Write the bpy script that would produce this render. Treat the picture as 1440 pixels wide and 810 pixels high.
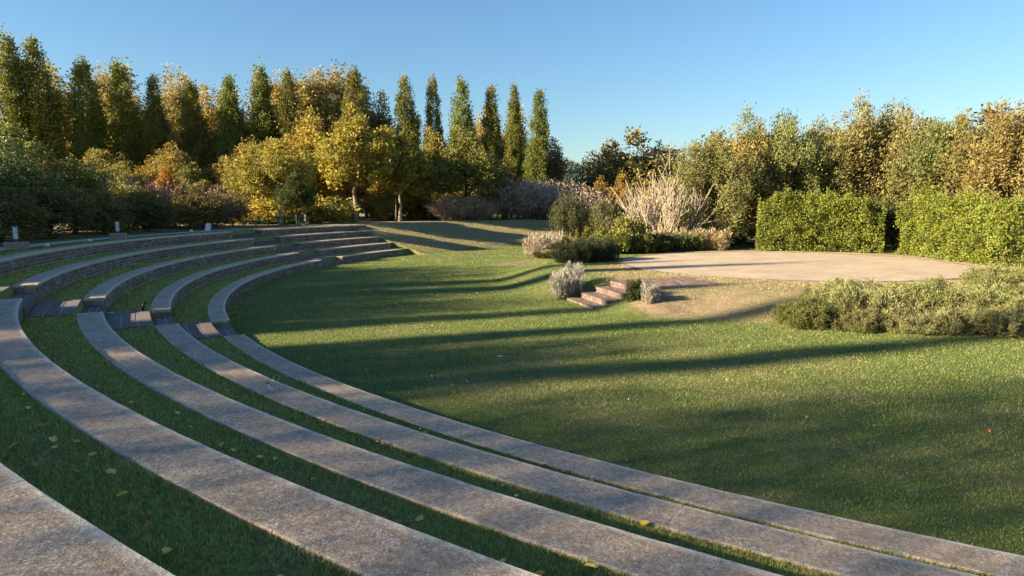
import bpy, math, random
import numpy as np
from mathutils import Matrix, Vector

# ------------------------------------------------------------------ camera, sky, sun, exposure
sc = bpy.context.scene
col = sc.collection
for o in list(bpy.data.objects):
    bpy.data.objects.remove(o)

CAM_Z = 3.376
cd = bpy.data.cameras.new('camera')
cam = bpy.data.objects.new('camera', cd)
col.objects.link(cam)
cd.sensor_width = 36.0
cd.lens = 36.0 * 926.19 / 1440.0
cd.clip_start = 0.05
cd.clip_end = 4000
PIT, ROLL = 0.1239, -0.0056
fw = Vector((0, math.cos(PIT), -math.sin(PIT)))
r0 = Vector((1, 0, 0))
u0 = r0.cross(fw)
rr = r0 * math.cos(ROLL) + u0 * math.sin(ROLL)
uu = u0 * math.cos(ROLL) - r0 * math.sin(ROLL)
cam.matrix_world = Matrix(((rr.x, uu.x, -fw.x, 0), (rr.y, uu.y, -fw.y, 0), (rr.z, uu.z, -fw.z, CAM_Z), (0, 0, 0, 1)))
sc.camera = cam

SUN_EL = math.radians(21.0)
SUN_AZ = math.radians(18.0)              # shadows run towards (cos, sin) of this angle
to_sun = Vector((-math.cos(SUN_AZ) * math.cos(SUN_EL), -math.sin(SUN_AZ) * math.cos(SUN_EL), math.sin(SUN_EL)))
world = bpy.data.worlds.new('World')
sc.world = world
world.use_nodes = True
wn = world.node_tree.nodes
wl = world.node_tree.links
bg = wn['Background']
sky = wn.new('ShaderNodeTexSky')
sky.sky_type = 'NISHITA'
sky.sun_disc = False
sky.sun_elevation = SUN_EL
sky.sun_rotation = math.atan2(to_sun.x, to_sun.y)
sky.altitude = 100
sky.air_density = 1.45
sky.dust_density = 0.0
sky.ozone_density = 6.8
wl.new(sky.outputs[0], bg.inputs[0])
bg.inputs[1].default_value = 0.05

sd = bpy.data.lights.new('sun', 'SUN')
sun = bpy.data.objects.new('sun', sd)
col.objects.link(sun)
sd.energy = 5.0
sd.angle = math.radians(0.8)
sd.color = (1.0, 0.82, 0.56)
sun.rotation_euler = to_sun.to_track_quat('Z', 'Y').to_euler()
sun.location = (-40, -10, 40)

sc.view_settings.view_transform = 'Standard'
sc.view_settings.look = 'None'
sc.view_settings.exposure = 1.90
sc.view_settings.gamma = 1.0
sc.render.engine = 'CYCLES'
sc.cycles.max_bounces = 6
sc.cycles.diffuse_bounces = 3
sc.cycles.transmission_bounces = 3

# ------------------------------------------------------------------ layout numbers (metres; lawn is z = 0)
CX, CY = 19.444, 32.003                   # centre of the seating circles
RAD = [30.712, 32.091, 33.505, 34.857, 36.194]  # front edge of each row
WID = 0.461
RISE = 0.40
SX, SY, SR, SZ = 12.9, 31.0, 7.6, 0.60     # round stage
GAP1 = (208.40, 212.85)                    # near stairway, degrees
GAP2 = (165.30, 169.90)                    # far stairway
ENDS = [152.5, 151.4, 150.6, 149.4, 148.0]  # far ends of the rows
NEAR_END = 305.0

def smooth(a, b, x):
    t = np.clip((x - a) / (b - a), 0, 1)
    return t * t * (3 - 2 * t)

# value noise in numpy (used for terrain unevenness and patchiness)
def vnoise(x, y, seed=0):
    x = np.asarray(x, float); y = np.asarray(y, float)
    xi = np.floor(x).astype(np.int64); yi = np.floor(y).astype(np.int64)
    fx = x - xi; fy = y - yi
    fx = fx * fx * (3 - 2 * fx); fy = fy * fy * (3 - 2 * fy)
    def h(a, b):
        n = (a * 374761393 + b * 668265263 + seed * 974634777) & 0x7fffffff
        n = ((n ^ (n >> 13)) * 1274126177) & 0x7fffffff
        return ((n ^ (n >> 16)) & 0xffff) / 65535.0
    return (h(xi, yi) * (1 - fx) + h(xi + 1, yi) * fx) * (1 - fy) + (h(xi, yi + 1) * (1 - fx) + h(xi + 1, yi + 1) * fx) * fy

def fbm(x, y, seed=0, oct=4):
    s = 0; a = 0.5; t = 0
    for k in range(oct):
        s = s + a * vnoise(x * 2 ** k, y * 2 ** k, seed + k); t += a; a *= 0.5
    return s / t

def polar(x, y):
    dx = np.asarray(x) - CX; dy = np.asarray(y) - CY
    return np.hypot(dx, dy), np.degrees(np.arctan2(dy, dx)) % 360

def mound(x, y):
    ax, ay = SX, SY
    bx_, by_ = SX + 34, SY + 22
    ux, uy = bx_ - ax, by_ - ay
    t = np.clip(((x - ax) * ux + (y - ay) * uy) / (ux * ux + uy * uy), 0, 1)
    d = np.hypot(x - ax - t * ux, y - ay - t * uy) - t * 6
    return SZ * (1 - smooth(10.6, 14.1, d)) * 0.995

def ground_z(x, y):
    x = np.asarray(x, float); y = np.asarray(y, float)
    r, th = polar(x, y)
    ingap = ((th > GAP1[0]) & (th < GAP1[1])) | ((th > GAP2[0]) & (th < GAP2[1]))
    zs = np.zeros_like(r)
    for R in RAD:
        zs = zs + RISE * (r > np.where(ingap, R + WID - 0.02, R + 0.2))
    zs = zs - 0.025 * (zs > 0)
    g = smooth(97, 117, th) * (1 - smooth(345, 358, th))
    top = 1.985 * g
    zb = top * np.clip((r - 29.4) / (36.9 - 29.4), 0, 1)
    zb = np.where(r > 29.4, zb + 0.10 * g * (fbm(x * 0.35, y * 0.35, 5) - 0.5) * np.clip((r - 29.4) / 2, 0, 1) * (r < 37.2), 0)
    stepped = (th > 150.3) & (th < NEAR_END)
    z = np.where(stepped, zs, zb)
    # beyond the ring the park lies level, dipping very slowly far away
    z = z * (1 - smooth(150, 400, r))
    m = mound(x, y) * (r < 60)
    z = np.maximum(z, m)
    c_, s_ = math.cos(math.radians(16.0)), math.sin(math.radians(16.0))
    lx = (x - 2.33) * c_ + (y - 22.65) * s_; ly = np.abs(-(x - 2.33) * s_ + (y - 22.65) * c_)
    ramp = SZ * np.clip((lx + .1) / 1.9, 0, 1) * (1 - smooth(1.7, 4.0, ly)) * (lx < 6.5)
    z = np.where((ly < 1.25) & (lx < 1.9) & (lx > -.4), np.minimum(z, -0.03 + 0 * lx), np.maximum(z, ramp - .02))
    bump = 0.035 * (fbm(x * 0.6, y * 0.6, 11) - 0.5) * (r < 30)
    d = np.hypot(x - SX, y - SY)
    return z + bump * smooth(8.6, 9.6, d)

def gz(x, y):
    return float(ground_z(np.array([x]), np.array([y]))[0])

# ------------------------------------------------------------------ helpers
def tag(o, label=None, cat=None, group=None, kind=None):
    if label: o['label'] = label
    if cat: o['category'] = cat
    if group: o['group'] = group
    if kind: o['kind'] = kind
    return o

def link(o, parent=None):
    col.objects.link(o)
    if parent is not None:
        o.parent = parent
    return o

def empty(name, loc=(0, 0, 0), rz=0):
    o = bpy.data.objects.new(name, None)
    o.empty_display_size = 0.2
    link(o)
    o.location = loc; o.rotation_euler = (0, 0, rz)
    return o

def mesh_np(name, V, F, mat=None, attrs=None, smooth_shade=False):
    """V (n,3); F (m,k) all faces with k corners."""
    V = np.ascontiguousarray(V, np.float32); F = np.ascontiguousarray(F, np.int32)
    me = bpy.data.meshes.new(name)
    n, (m, k) = len(V), F.shape
    me.vertices.add(n); me.vertices.foreach_set('co', V.ravel())
    me.loops.add(m * k); me.loops.foreach_set('vertex_index', F.ravel())
    me.polygons.add(m)
    me.polygons.foreach_set('loop_start', np.arange(0, m * k, k, dtype=np.int32))
    me.polygons.foreach_set('loop_total', np.full(m, k, np.int32))
    if smooth_shade:
        me.polygons.foreach_set('use_smooth', np.ones(m, bool))
    me.update(calc_edges=True)
    for a, d in (attrs or {}).items():
        at = me.attributes.new(a, 'FLOAT', 'POINT')
        at.data.foreach_set('value', np.ascontiguousarray(d, np.float32))
    if mat: me.materials.append(mat)
    return me

def obj(name, me, parent=None):
    return link(bpy.data.objects.new(name, me), parent)

class MB:
    """collects polygons for one mesh"""
    def __init__(self):
        self.v = []; self.f = []; self.a = []
    def add(self, vs, fs, a=0.0):
        b = len(self.v)
        self.v += [tuple(p) for p in vs]; self.f += [tuple(b + i for i in f) for f in fs]
        self.a += (list(a) if hasattr(a, '__len__') else [a] * len(vs))
    def box(self, lo, hi, M=None, a=0.0):
        x0, y0, z0 = lo; x1, y1, z1 = hi
        vs = [Vector(p) for p in ((x0, y0, z0), (x1, y0, z0), (x1, y1, z0), (x0, y1, z0), (x0, y0, z1), (x1, y0, z1), (x1, y1, z1), (x0, y1, z1))]
        if M is not None: vs = [M @ p for p in vs]
        self.add(vs, [(0, 3, 2, 1), (4, 5, 6, 7), (0, 1, 5, 4), (1, 2, 6, 5), (2, 3, 7, 6), (3, 0, 4, 7)], a)
    def cbox(self, lo, hi, c, M=None, a=0.0):
        """box with chamfered vertical and top edges"""
        x0, y0, z0 = lo; x1, y1, z1 = hi
        ring = [(x0 + c, y0), (x1 - c, y0), (x1, y0 + c), (x1, y1 - c), (x1 - c, y1), (x0 + c, y1), (x0, y1 - c), (x0, y0 + c)]
        cx, cy = (x0 + x1) / 2, (y0 + y1) / 2
        def ins(p):
            return (p[0] + (c if p[0] < cx else -c), p[1] + (c if p[1] < cy else -c))
        vs = [Vector((p[0], p[1], z0)) for p in ring] + [Vector((p[0], p[1], z1 - c)) for p in ring] + [Vector((*ins(p), z1)) for p in ring]
        if M is not None: vs = [M @ p for p in vs]
        fs = [tuple(range(7, -1, -1)), tuple(range(16, 24))]
        for k in range(2):
            for i in range(8):
                j = (i + 1) % 8
                fs.append((k * 8 + i, k * 8 + j, k * 8 + 8 + j, k * 8 + 8 + i))
        self.add(vs, fs, a)
    def tube(self, pts, rad, n=7, cap=True, a=0.0):
        pts = [Vector(p) for p in pts]
        vs = []; fs = []
        for i, p in enumerate(pts):
            d = (pts[min(i + 1, len(pts) - 1)] - pts[max(i - 1, 0)])
            d = d.normalized() if d.length > 1e-9 else Vector((0, 0, 1))
            e = Vector((1, 0, 0)) if abs(d.x) < 0.9 else Vector((0, 1, 0))
            s = d.cross(e).normalized(); t = d.cross(s)
            for k in range(n):
                q = 2 * math.pi * k / n
                vs.append(p + (s * math.cos(q) + t * math.sin(q)) * rad[i])
        for i in range(len(pts) - 1):
            for k in range(n):
                j = (k + 1) % n
                fs.append((i * n + k, i * n + j, i * n + n + j, i * n + n + k))
        if cap:
            fs.append(tuple(range(n - 1, -1, -1))); fs.append(tuple((len(pts) - 1) * n + k for k in range(n)))
        self.add(vs, fs, a)
    def mesh(self, name, mat, smooth_shade=False):
        me = bpy.data.meshes.new(name)
        me.from_pydata(self.v, [], self.f)
        at = me.attributes.new('rnd', 'FLOAT', 'POINT')
        at.data.foreach_set('value', np.array(self.a, np.float32))
        if smooth_shade:
            me.polygons.foreach_set('use_smooth', np.ones(len(me.polygons), bool))
        me.materials.append(mat)
        me.update()
        return me
    def build(self, name, mat, parent=None, smooth_shade=False):
        return obj(name, self.mesh(name, mat, smooth_shade), parent)

# ------------------------------------------------------------------ materials
class NT:
    def __init__(self, name):
        self.m = bpy.data.materials.new(name); self.m.use_nodes = True
        self.t = self.m.node_tree; self.n = self.t.nodes; self.l = self.t.links
        self.p = self.n['Principled BSDF']; self.out = self.n['Material Output']
        self.p.inputs['Roughness'].default_value = 0.85
        self.p.inputs['Specular IOR Level'].default_value = 0.25
    def node(self, t, **kw):
        n = self.n.new(t)
        for k, v in kw.items(): setattr(n, k, v)
        return n
    def set(self, s, v):
        if isinstance(v, bpy.types.NodeSocket): self.l.new(v, s)
        else: s.default_value = v
    def pos(self):
        return self.node('ShaderNodeNewGeometry').outputs['Position']
    def objco(self):
        return self.node('ShaderNodeTexCoord').outputs['Object']
    def attr(self, a):
        return self.node('ShaderNodeAttribute', attribute_name=a).outputs['Fac']
    def noise(self, vec, scale, detail=4, rough=0.6, dist=0.0):
        n = self.node('ShaderNodeTexNoise'); self.l.new(vec, n.inputs['Vector'])
        n.inputs['Scale'].default_value = scale; n.inputs['Detail'].default_value = detail
        n.inputs['Roughness'].default_value = rough; n.inputs['Distortion'].default_value = dist
        return n.outputs['Fac']
    def voro(self, vec, scale, feature='F1', out='Distance'):
        n = self.node('ShaderNodeTexVoronoi', feature=feature); self.l.new(vec, n.inputs['Vector'])
        n.inputs['Scale'].default_value = scale
        return n.outputs[out]
    def math(self, op, a, b=0.0, clamp=False):
        n = self.node('ShaderNodeMath', operation=op, use_clamp=clamp)
        self.set(n.inputs[0], a); self.set(n.inputs[1], b)
        return n.outputs[0]
    def maprange(self, v, a, b, c=0.0, d=1.0):
        n = self.node('ShaderNodeMapRange'); self.set(n.inputs['Value'], v)
        n.inputs['From Min'].default_value = a; n.inputs['From Max'].default_value = b
        n.inputs['To Min'].default_value = c; n.inputs['To Max'].default_value = d
        return n.outputs[0]
    def ramp(self, f, stops, interp='LINEAR'):
        n = self.node('ShaderNodeValToRGB'); cr = n.color_ramp; cr.interpolation = interp
        while len(cr.elements) < len(stops): cr.elements.new(0.5)
        for e, (p, c) in zip(cr.elements, stops):
            e.position = p; e.color = (*c, 1) if len(c) == 3 else c
        self.set(n.inputs[0], f)
        return n.outputs[0]
    def mix(self, f, a, b, blend='MIX'):
        n = self.node('ShaderNodeMix', data_type='RGBA', blend_type=blend)
        self.set(n.inputs[0], f)
        for s, v in ((n.inputs[6], a), (n.inputs[7], b)):
            if isinstance(v, tuple) and len(v) == 3: v = (*v, 1)
            self.set(s, v)
        return n.outputs[2]
    def bump(self, h, strength=0.5, dist=0.02):
        n = self.node('ShaderNodeBump'); n.inputs['Strength'].default_value = strength; n.inputs['Distance'].default_value = dist
        self.l.new(h, n.inputs['Height']); self.l.new(n.outputs[0], self.p.inputs['Normal'])
    def color(self, c): self.set(self.p.inputs['Base Color'], c if not isinstance(c, tuple) else (*c, 1))

def grass_colour(k):
    """patchy turf colour from world position and the 'dry' / 'soil' attributes"""
    P = k.pos(); dry = k.attr('dry'); soil = k.attr('soil')
    n1 = k.noise(P, 0.55, 5, 0.65); n2 = k.noise(P, 3.2, 4, 0.6); n3 = k.noise(P, 21, 3, 0.6)
    green = k.ramp(n3, [(0.25, (0.078, 0.112, 0.028)), (0.55, (0.150, 0.200, 0.046)), (0.8, (0.245, 0.29, 0.074))])
    hay = k.ramp(n3, [(0.25, (0.20, 0.168, 0.078)), (0.6, (0.36, 0.305, 0.145)), (0.85, (0.50, 0.43, 0.23))])
    lush_lift = k.ramp(n3, [(0.25, (0.17, 0.182, 0.047)), (0.55, (0.31, 0.318, 0.078)), (0.8, (0.45, 0.44, 0.13))])  # fresh green, also lightened to lift the shaded terrace strips
    green = k.mix(k.maprange(dry, -0.03, -0.2), green, lush_lift)
    f = k.math('ADD', k.math('MULTIPLY', n1, 1.25), k.math('MULTIPLY', n2, 0.75))
    f = k.math('ADD', f, k.math('MULTIPLY', k.math('MAXIMUM', dry, 0.03), 1.0))
    f = k.maprange(f, 1.00, 1.70)
    c = k.mix(f, green, hay)
    dirt = k.ramp(n2, [(0.3, (0.24, 0.165, 0.095)), (0.7, (0.44, 0.335, 0.215))])
    s = k.maprange(k.math('ADD', soil, k.math('MULTIPLY', k.math('SUBTRACT', n2, 0.5), 0.9)), 0.40, 0.75)
    return k.mix(s, c, dirt), n3, n2

def mat_ground():
    k = NT('turf')
    c, n3, n2 = grass_colour(k)
    k.color(k.mix(0.22, c, (0.02, 0.018, 0.010)))
    h = k.math('ADD', k.noise(k.pos(), 55, 3, 0.7), k.math('MULTIPLY', n3, 0.8))
    k.bump(h, 0.9, 0.04)
    k.p.inputs['Roughness'].default_value = 0.95
    return k.m

def mat_blade():
    k = NT('grass_blade')
    c, n3, n2 = grass_colour(k)
    v = k.maprange(k.attr('rnd'), 0, 1, 0.45, 2.0)
    hs = k.node('ShaderNodeHueSaturation'); k.l.new(c, hs.inputs['Color']); k.l.new(v, hs.inputs['Value'])
    straw = k.math('GREATER_THAN', k.math('FRACT', k.math('MULTIPLY', k.attr('rnd'), 37.0)), 0.93)
    bc = k.mix(k.math('MULTIPLY', straw, 0.8), hs.outputs[0], (0.42, 0.34, 0.16))
    k.color(bc)
    tr = k.node('ShaderNodeBsdfTranslucent'); k.l.new(bc, tr.inputs['Color'])
    mx = k.node('ShaderNodeMixShader'); mx.inputs[0].default_value = 0.3
    k.l.new(k.p.outputs[0], mx.inputs[1]); k.l.new(tr.outputs[0], mx.inputs[2]); k.l.new(mx.outputs[0], k.out.inputs[0])
    k.p.inputs['Roughness'].default_value = 0.6
    return k.m

def mat_leaf(name='leaf', trans=0.36, rough=0.65, spec=0.15, hue=0.03, vmin=0.45, vmax=1.6):
    """colour = the plant's own object colour, varied leaf by leaf"""
    k = NT(name)
    oi = k.node('ShaderNodeObjectInfo')
    rnd = k.attr('rnd'); r2 = k.attr('tint')
    hs = k.node('ShaderNodeHueSaturation')
    k.l.new(oi.outputs['Color'], hs.inputs['Color'])
    k.l.new(k.maprange(r2, 0, 1, 0.5 - hue, 0.5 + hue * 0.6), hs.inputs['Hue'])
    k.l.new(k.maprange(rnd, 0, 1, vmin, vmax), hs.inputs['Value'])
    k.l.new(k.maprange(r2, 0, 1, 1.08, 0.85), hs.inputs['Saturation'])
    c = hs.outputs[0]
    k.color(c)
    tr = k.node('ShaderNodeBsdfTranslucent'); k.l.new(c, tr.inputs['Color'])
    mx = k.node('ShaderNodeMixShader'); mx.inputs[0].default_value = trans
    k.l.new(k.p.outputs[0], mx.inputs[1]); k.l.new(tr.outputs[0], mx.inputs[2]); k.l.new(mx.outputs[0], k.out.inputs[0])
    k.p.inputs['Roughness'].default_value = rough
    k.p.inputs['Specular IOR Level'].default_value = spec
    return k.m

def mat_bark(name, dark, light, scale=9):
    k = NT(name)
    P = k.objco()
    mp = k.node('ShaderNodeMapping'); mp.inputs['Scale'].default_value = (1, 1, 0.25); k.l.new(P, mp.inputs['Vector'])
    n = k.noise(mp.outputs[0], scale, 6, 0.7)
    k.color(k.ramp(n, [(0.3, dark), (0.7, light)]))
    k.bump(n, 0.8, 0.03)
    return k.m

def mat_concrete():
    k = NT('weathered_concrete')
    P = k.pos()
    big = k.noise(P, 0.8, 5, 0.65); mid = k.noise(P, 6, 5, 0.65); fine = k.noise(P, 62, 3, 0.8)
    base = k.ramp(mid, [(0.28, (0.43, 0.312, 0.205)), (0.5, (0.54, 0.402, 0.272)), (0.75, (0.63, 0.49, 0.35))])
    base = k.mix(k.maprange(big, 0.35, 0.7, 0, 0.35), base, (0.50, 0.43, 0.355))
    base = k.mix(k.maprange(fine, 0.36, 0.60, 0.62, 0.0), base, (0.15, 0.112, 0.085))
    gr2 = k.noise(P, 24, 5, 0.85)
    base = k.mix(k.maprange(gr2, 0.36, 0.54, 0.75, 0.0), base, (0.17, 0.125, 0.098))
    base = k.mix(k.maprange(gr2, 0.56, 0.72, 0.0, 0.55), base, (0.76, 0.65, 0.49))
    # pale lichen flecks and blotches
    fl = k.math('MULTIPLY', k.math('LESS_THAN', k.voro(P, 42), k.maprange(k.noise(P, 11, 2), .3, .7, .05, .42)), k.math('GREATER_THAN', k.noise(P, 2.2, 5, .7), 0.46))
    base = k.mix(k.math('MULTIPLY', fl, 0.6), base, (0.74, 0.70, 0.63))
    bl = k.maprange(k.math('ADD', k.noise(P, 9.0, 6, 0.8), k.math('MULTIPLY', fine, 0.45)), 0.80, 0.92)
    base = k.mix(k.math('MULTIPLY', bl, 0.55), base, (0.66, 0.60, 0.52))
    stn = k.maprange(k.noise(P, 1.7, 7, 0.72, 0.8), 0.50, 0.66)
    base = k.mix(k.math('MULTIPLY', stn, 0.45), base, (0.16, 0.125, 0.10))
    rim = k.attr('rnd')
    rimn = k.math('MULTIPLY', rim, k.maprange(k.noise(P, 9, 4), 0.3, 0.6, 0.25, 1.0))
    base = k.mix(k.math('MULTIPLY', rimn, 0.75), base, (0.74, 0.68, 0.58))
    k.color(base)
    h = k.math('ADD', k.math('MULTIPLY', fine, 0.5), mid)
    k.bump(h, 0.8, 0.02)
    k.p.inputs['Roughness'].default_value = 0.9
    return k.m

def mat_brick(name='brick_face', ramp=None):
    k = NT(name)
    oi = k.node('ShaderNodeObjectInfo')
    f = k.math('FRACT', k.math('ADD', oi.outputs['Random'], k.attr('rnd')))
    P = k.pos()
    c = k.ramp(f, ramp or [(0.0, (0.13, 0.095, 0.085)), (0.3, (0.21, 0.15, 0.125)), (0.55, (0.17, 0.145, 0.135)), (0.8, (0.26, 0.19, 0.15)), (1.0, (0.34, 0.28, 0.24))])
    n = k.noise(P, 28, 5, 0.7)
    c = k.mix(k.maprange(n, 0.3, 0.7, 0.5, 0.0), c, (0.045, 0.038, 0.036))
    e = k.maprange(k.noise(P, 3.5, 5, 0.7), 0.56, 0.70)
    c = k.mix(k.math('MULTIPLY', e, 0.55), c, (0.38, 0.36, 0.34))
    k.color(c); k.bump(n, 0.7, 0.01)
    return k.m

def mat_simple(name, a, b, scale=12, bump=0.3, rough=0.85, dist=0.01, useobj=False):
    k = NT(name)
    P = k.objco() if useobj else k.pos()
    n = k.noise(P, scale, 5, 0.65)
    k.color(k.ramp(n, [(0.3, a), (0.7, b)])); k.bump(n, bump, dist)
    k.p.inputs['Roughness'].default_value = rough
    return k.m

def mat_stage():
    k = NT('packed_sand')
    P = k.pos()
    n = k.noise(P, 0.9, 8, 0.75, 0.8); f = k.noise(P, 40, 4, 0.75)
    c = k.ramp(n, [(0.3, (0.34, 0.265, 0.18)), (0.5, (0.47, 0.375, 0.265)), (0.72, (0.58, 0.475, 0.35))])
    c = k.mix(k.maprange(f, 0.3, 0.7, 0.35, 0), c, (0.17, 0.12, 0.075))
    k.color(c); k.bump(f, 0.5, 0.008)
    return k.m

M = {}
M['turf'] = mat_ground(); M['blade'] = mat_blade()
M['leaf'] = mat_leaf()
M['waxy'] = mat_leaf('waxy_leaf', 0.18, 0.62, 0.15, 0.045, 0.4, 1.6)
M['needle'] = mat_leaf('grey_leaf', 0.15, 0.7, 0.2, 0.03, 0.5, 1.5)
M['twig'] = mat_leaf('twig', 0.0, 0.85, 0.1, 0.03, 0.5, 1.5)
M['bark'] = mat_bark('dark_bark', (0.035, 0.027, 0.020), (0.12, 0.095, 0.07))
M['palebark'] = mat_bark('pale_bark', (0.16, 0.12, 0.085), (0.40, 0.32, 0.24))
M['figbark'] = mat_bark('grey_smooth_bark', (0.25, 0.205, 0.15), (0.46, 0.39, 0.30), 5)
M['concrete'] = mat_concrete(); M['brick'] = mat_brick()
M['redbrick'] = mat_brick('warm_brick', [(0.0, (0.15, 0.095, 0.075)), (0.4, (0.215, 0.145, 0.112)), (0.7, (0.18, 0.13, 0.11)), (1.0, (0.29, 0.21, 0.165))])
M['mortar'] = mat_simple('mortar', (0.34, 0.32, 0.30), (0.62, 0.59, 0.55), 8, 0.4)
M['stage'] = mat_stage()
M['gravel'] = mat_simple('pale_gravel', (0.24, 0.21, 0.17), (0.42, 0.38, 0.31), 30, 0.5)
M['sandy'] = mat_simple('sandy_soil', (0.26, 0.19, 0.12), (0.46, 0.37, 0.26), 14, 0.6)
M['stone'] = mat_simple('rough_stone', (0.16, 0.135, 0.10), (0.36, 0.31, 0.24), 9, 0.8, dist=0.02)
M['paver'] = mat_simple('paver', (0.13, 0.105, 0.09), (0.27, 0.225, 0.20), 10, 0.5)
M['white'] = mat_simple('white_paint', (0.62, 0.62, 0.60), (0.82, 0.82, 0.80), 6, 0.1, 0.5)
M['green'] = mat_simple('green_paint', (0.015, 0.13, 0.085), (0.03, 0.22, 0.14), 6, 0.1, 0.45)
M['metal'] = mat_simple('grey_metal', (0.10, 0.11, 0.12), (0.20, 0.21, 0.22), 15, 0.1, 0.5)
M['black'] = mat_simple('black_plastic', (0.012, 0.012, 0.014), (0.03, 0.03, 0.035), 15, 0.1, 0.45)
M['lamp'] = mat_simple('frosted_lamp_panel', (0.50, 0.57, 0.62), (0.62, 0.70, 0.75), 10, 0.05, 0.3)
M['hill'] = mat_simple('wooded_slope', (0.022, 0.038, 0.022), (0.05, 0.075, 0.04), 0.05, 0.6, dist=3)
M['hillpath'] = mat_simple('pale_path', (0.30, 0.27, 0.21), (0.46, 0.42, 0.34), 12, 0.4)

# ------------------------------------------------------------------ the ground: one sheet
def dry_soil(x, y):
    r, th = polar(x, y)
    bank = smooth(28.5, 31.5, r) * (1 - smooth(40, 44, r)) * smooth(92, 108, th) * (1 - smooth(149, 152, th))
    dry = 0.9 * bank
    d = np.hypot(x - SX, y - SY)
    front = (1 - smooth(12.4, 14.6, d)) * smooth(7.4, 8.0, d) * smooth(2.6, 5.0, x) * (y < SY)
    dry = dry + 0.95 * front
    terr = smooth(30.4, 30.8, r) * (th > 150) * (th < 330) * (r < 37)
    dry = dry - 0.21 * terr  # negative values pick the green lightened against the terrace shade
    dry = dry + 0.22 * (1 - smooth(0, 9, np.hypot(x - 2, (y - 13) * 1.3)))
    soil = 0.0 * x
    worn = np.exp(-(((x - 5.6) / 2.0) ** 2 + ((y - 19.9) / 1.2) ** 2)) * 0.56 + np.exp(-(((x - 7.8) / 2.6) ** 2 + ((y - 21.2) / 1.2) ** 2)) * 0.56 + np.exp(-(((x - 4.4) / .8) ** 2 + ((y - 20.6) / 0.8) ** 2)) * 0.6
    soil = soil + worn
    soil = soil + 0.75 * smooth(38.6, 41, r) * ((th > 117) & (th < 330))
    soil = soil + 0.62 * smooth(8.2, 9.2, d) * (d < 16) * ((x > SX + 4) | (y > SY + 6.5))
    soil = soil + 0.35 * smooth(34, 40, r) * ((th > 85) & (th < 117))
    # leaf-littered strip against the foot of each wall
    return np.clip(dry, -0.3, 1), np.clip(soil, 0, 1)

def build_ground():
    th = set(np.round(np.arange(0, 360, 0.5), 3))
    for a in (*GAP1, *GAP2, 150.3, NEAR_END):
        th.add(round(a - 0.01, 3)); th.add(round(a + 0.01, 3))
    th = np.array(sorted(th))
    rs = list(np.arange(0.05, 10, 0.5)) + list(np.arange(10, 28, 0.2)) + list(np.arange(28.0, 39.5, 0.22)) + list(39.5 * 1.06 ** np.arange(0, 58))
    rs = [r for r in rs if all(not (R + 0.1 < r < R + WID + 0.05) for R in RAD)]
    for R in RAD:
        rs += [R + 0.12, R + 0.19, R + 0.21, R + WID - 0.03, R + WID - 0.01, R + WID + 0.04]
    rs = np.array(sorted(rs))
    A, Rr = np.meshgrid(np.radians(th), rs)
    x = CX + Rr * np.cos(A); y = CY + Rr * np.sin(A)
    z = ground_z(x.ravel(), y.ravel())
    V = np.stack([x.ravel(), y.ravel(), z], 1)
    nt, nr = len(th), len(rs)
    i, j = np.meshgrid(np.arange(nr - 1), np.arange(nt), indexing='ij')
    j2 = (j + 1) % nt
    F = np.stack([i * nt + j, (i + 1) * nt + j, (i + 1) * nt + j2, i * nt + j2], -1).reshape(-1, 4)
    dry, soil = dry_soil(V[:, 0], V[:, 1])
    me = mesh_np('ground', V, F, M['turf'], {'dry': dry, 'soil': soil}, smooth_shade=False)
    o = obj('ground', me); o['kind'] = 'structure'
    o['label'] = 'mown lawn with terraced grass banks and dry patches'
    # close the small hole at the centre of the sheet (under the stage surface)
    return o
build_ground()

def ring_sheet(name, r0, r1, a0, a1, mat, dz, n=200, zf=None):
    aa = np.radians(np.linspace(a0, a1, n)); rs = np.linspace(r0, r1, 4)
    A, R = np.meshgrid(aa, rs)
    x = (CX + R * np.cos(A)).ravel(); y = (CY + R * np.sin(A)).ravel()
    z = ground_z(x, y) + dz
    V = np.stack([x, y, z], 1)
    i, j = np.meshgrid(np.arange(3), np.arange(n - 1), indexing='ij')
    F = np.stack([i * n + j, (i + 1) * n + j, (i + 1) * n + j + 1, i * n + j + 1], -1).reshape(-1, 4)
    o = obj(name, mesh_np(name, V, F, mat)); o['kind'] = 'structure'
    return o
tag(ring_sheet('path', 37.75, 38.75, 114.5, 300, M['hillpath'], 0.02, 400), 'pale gravel path running round behind the top row')

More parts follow.
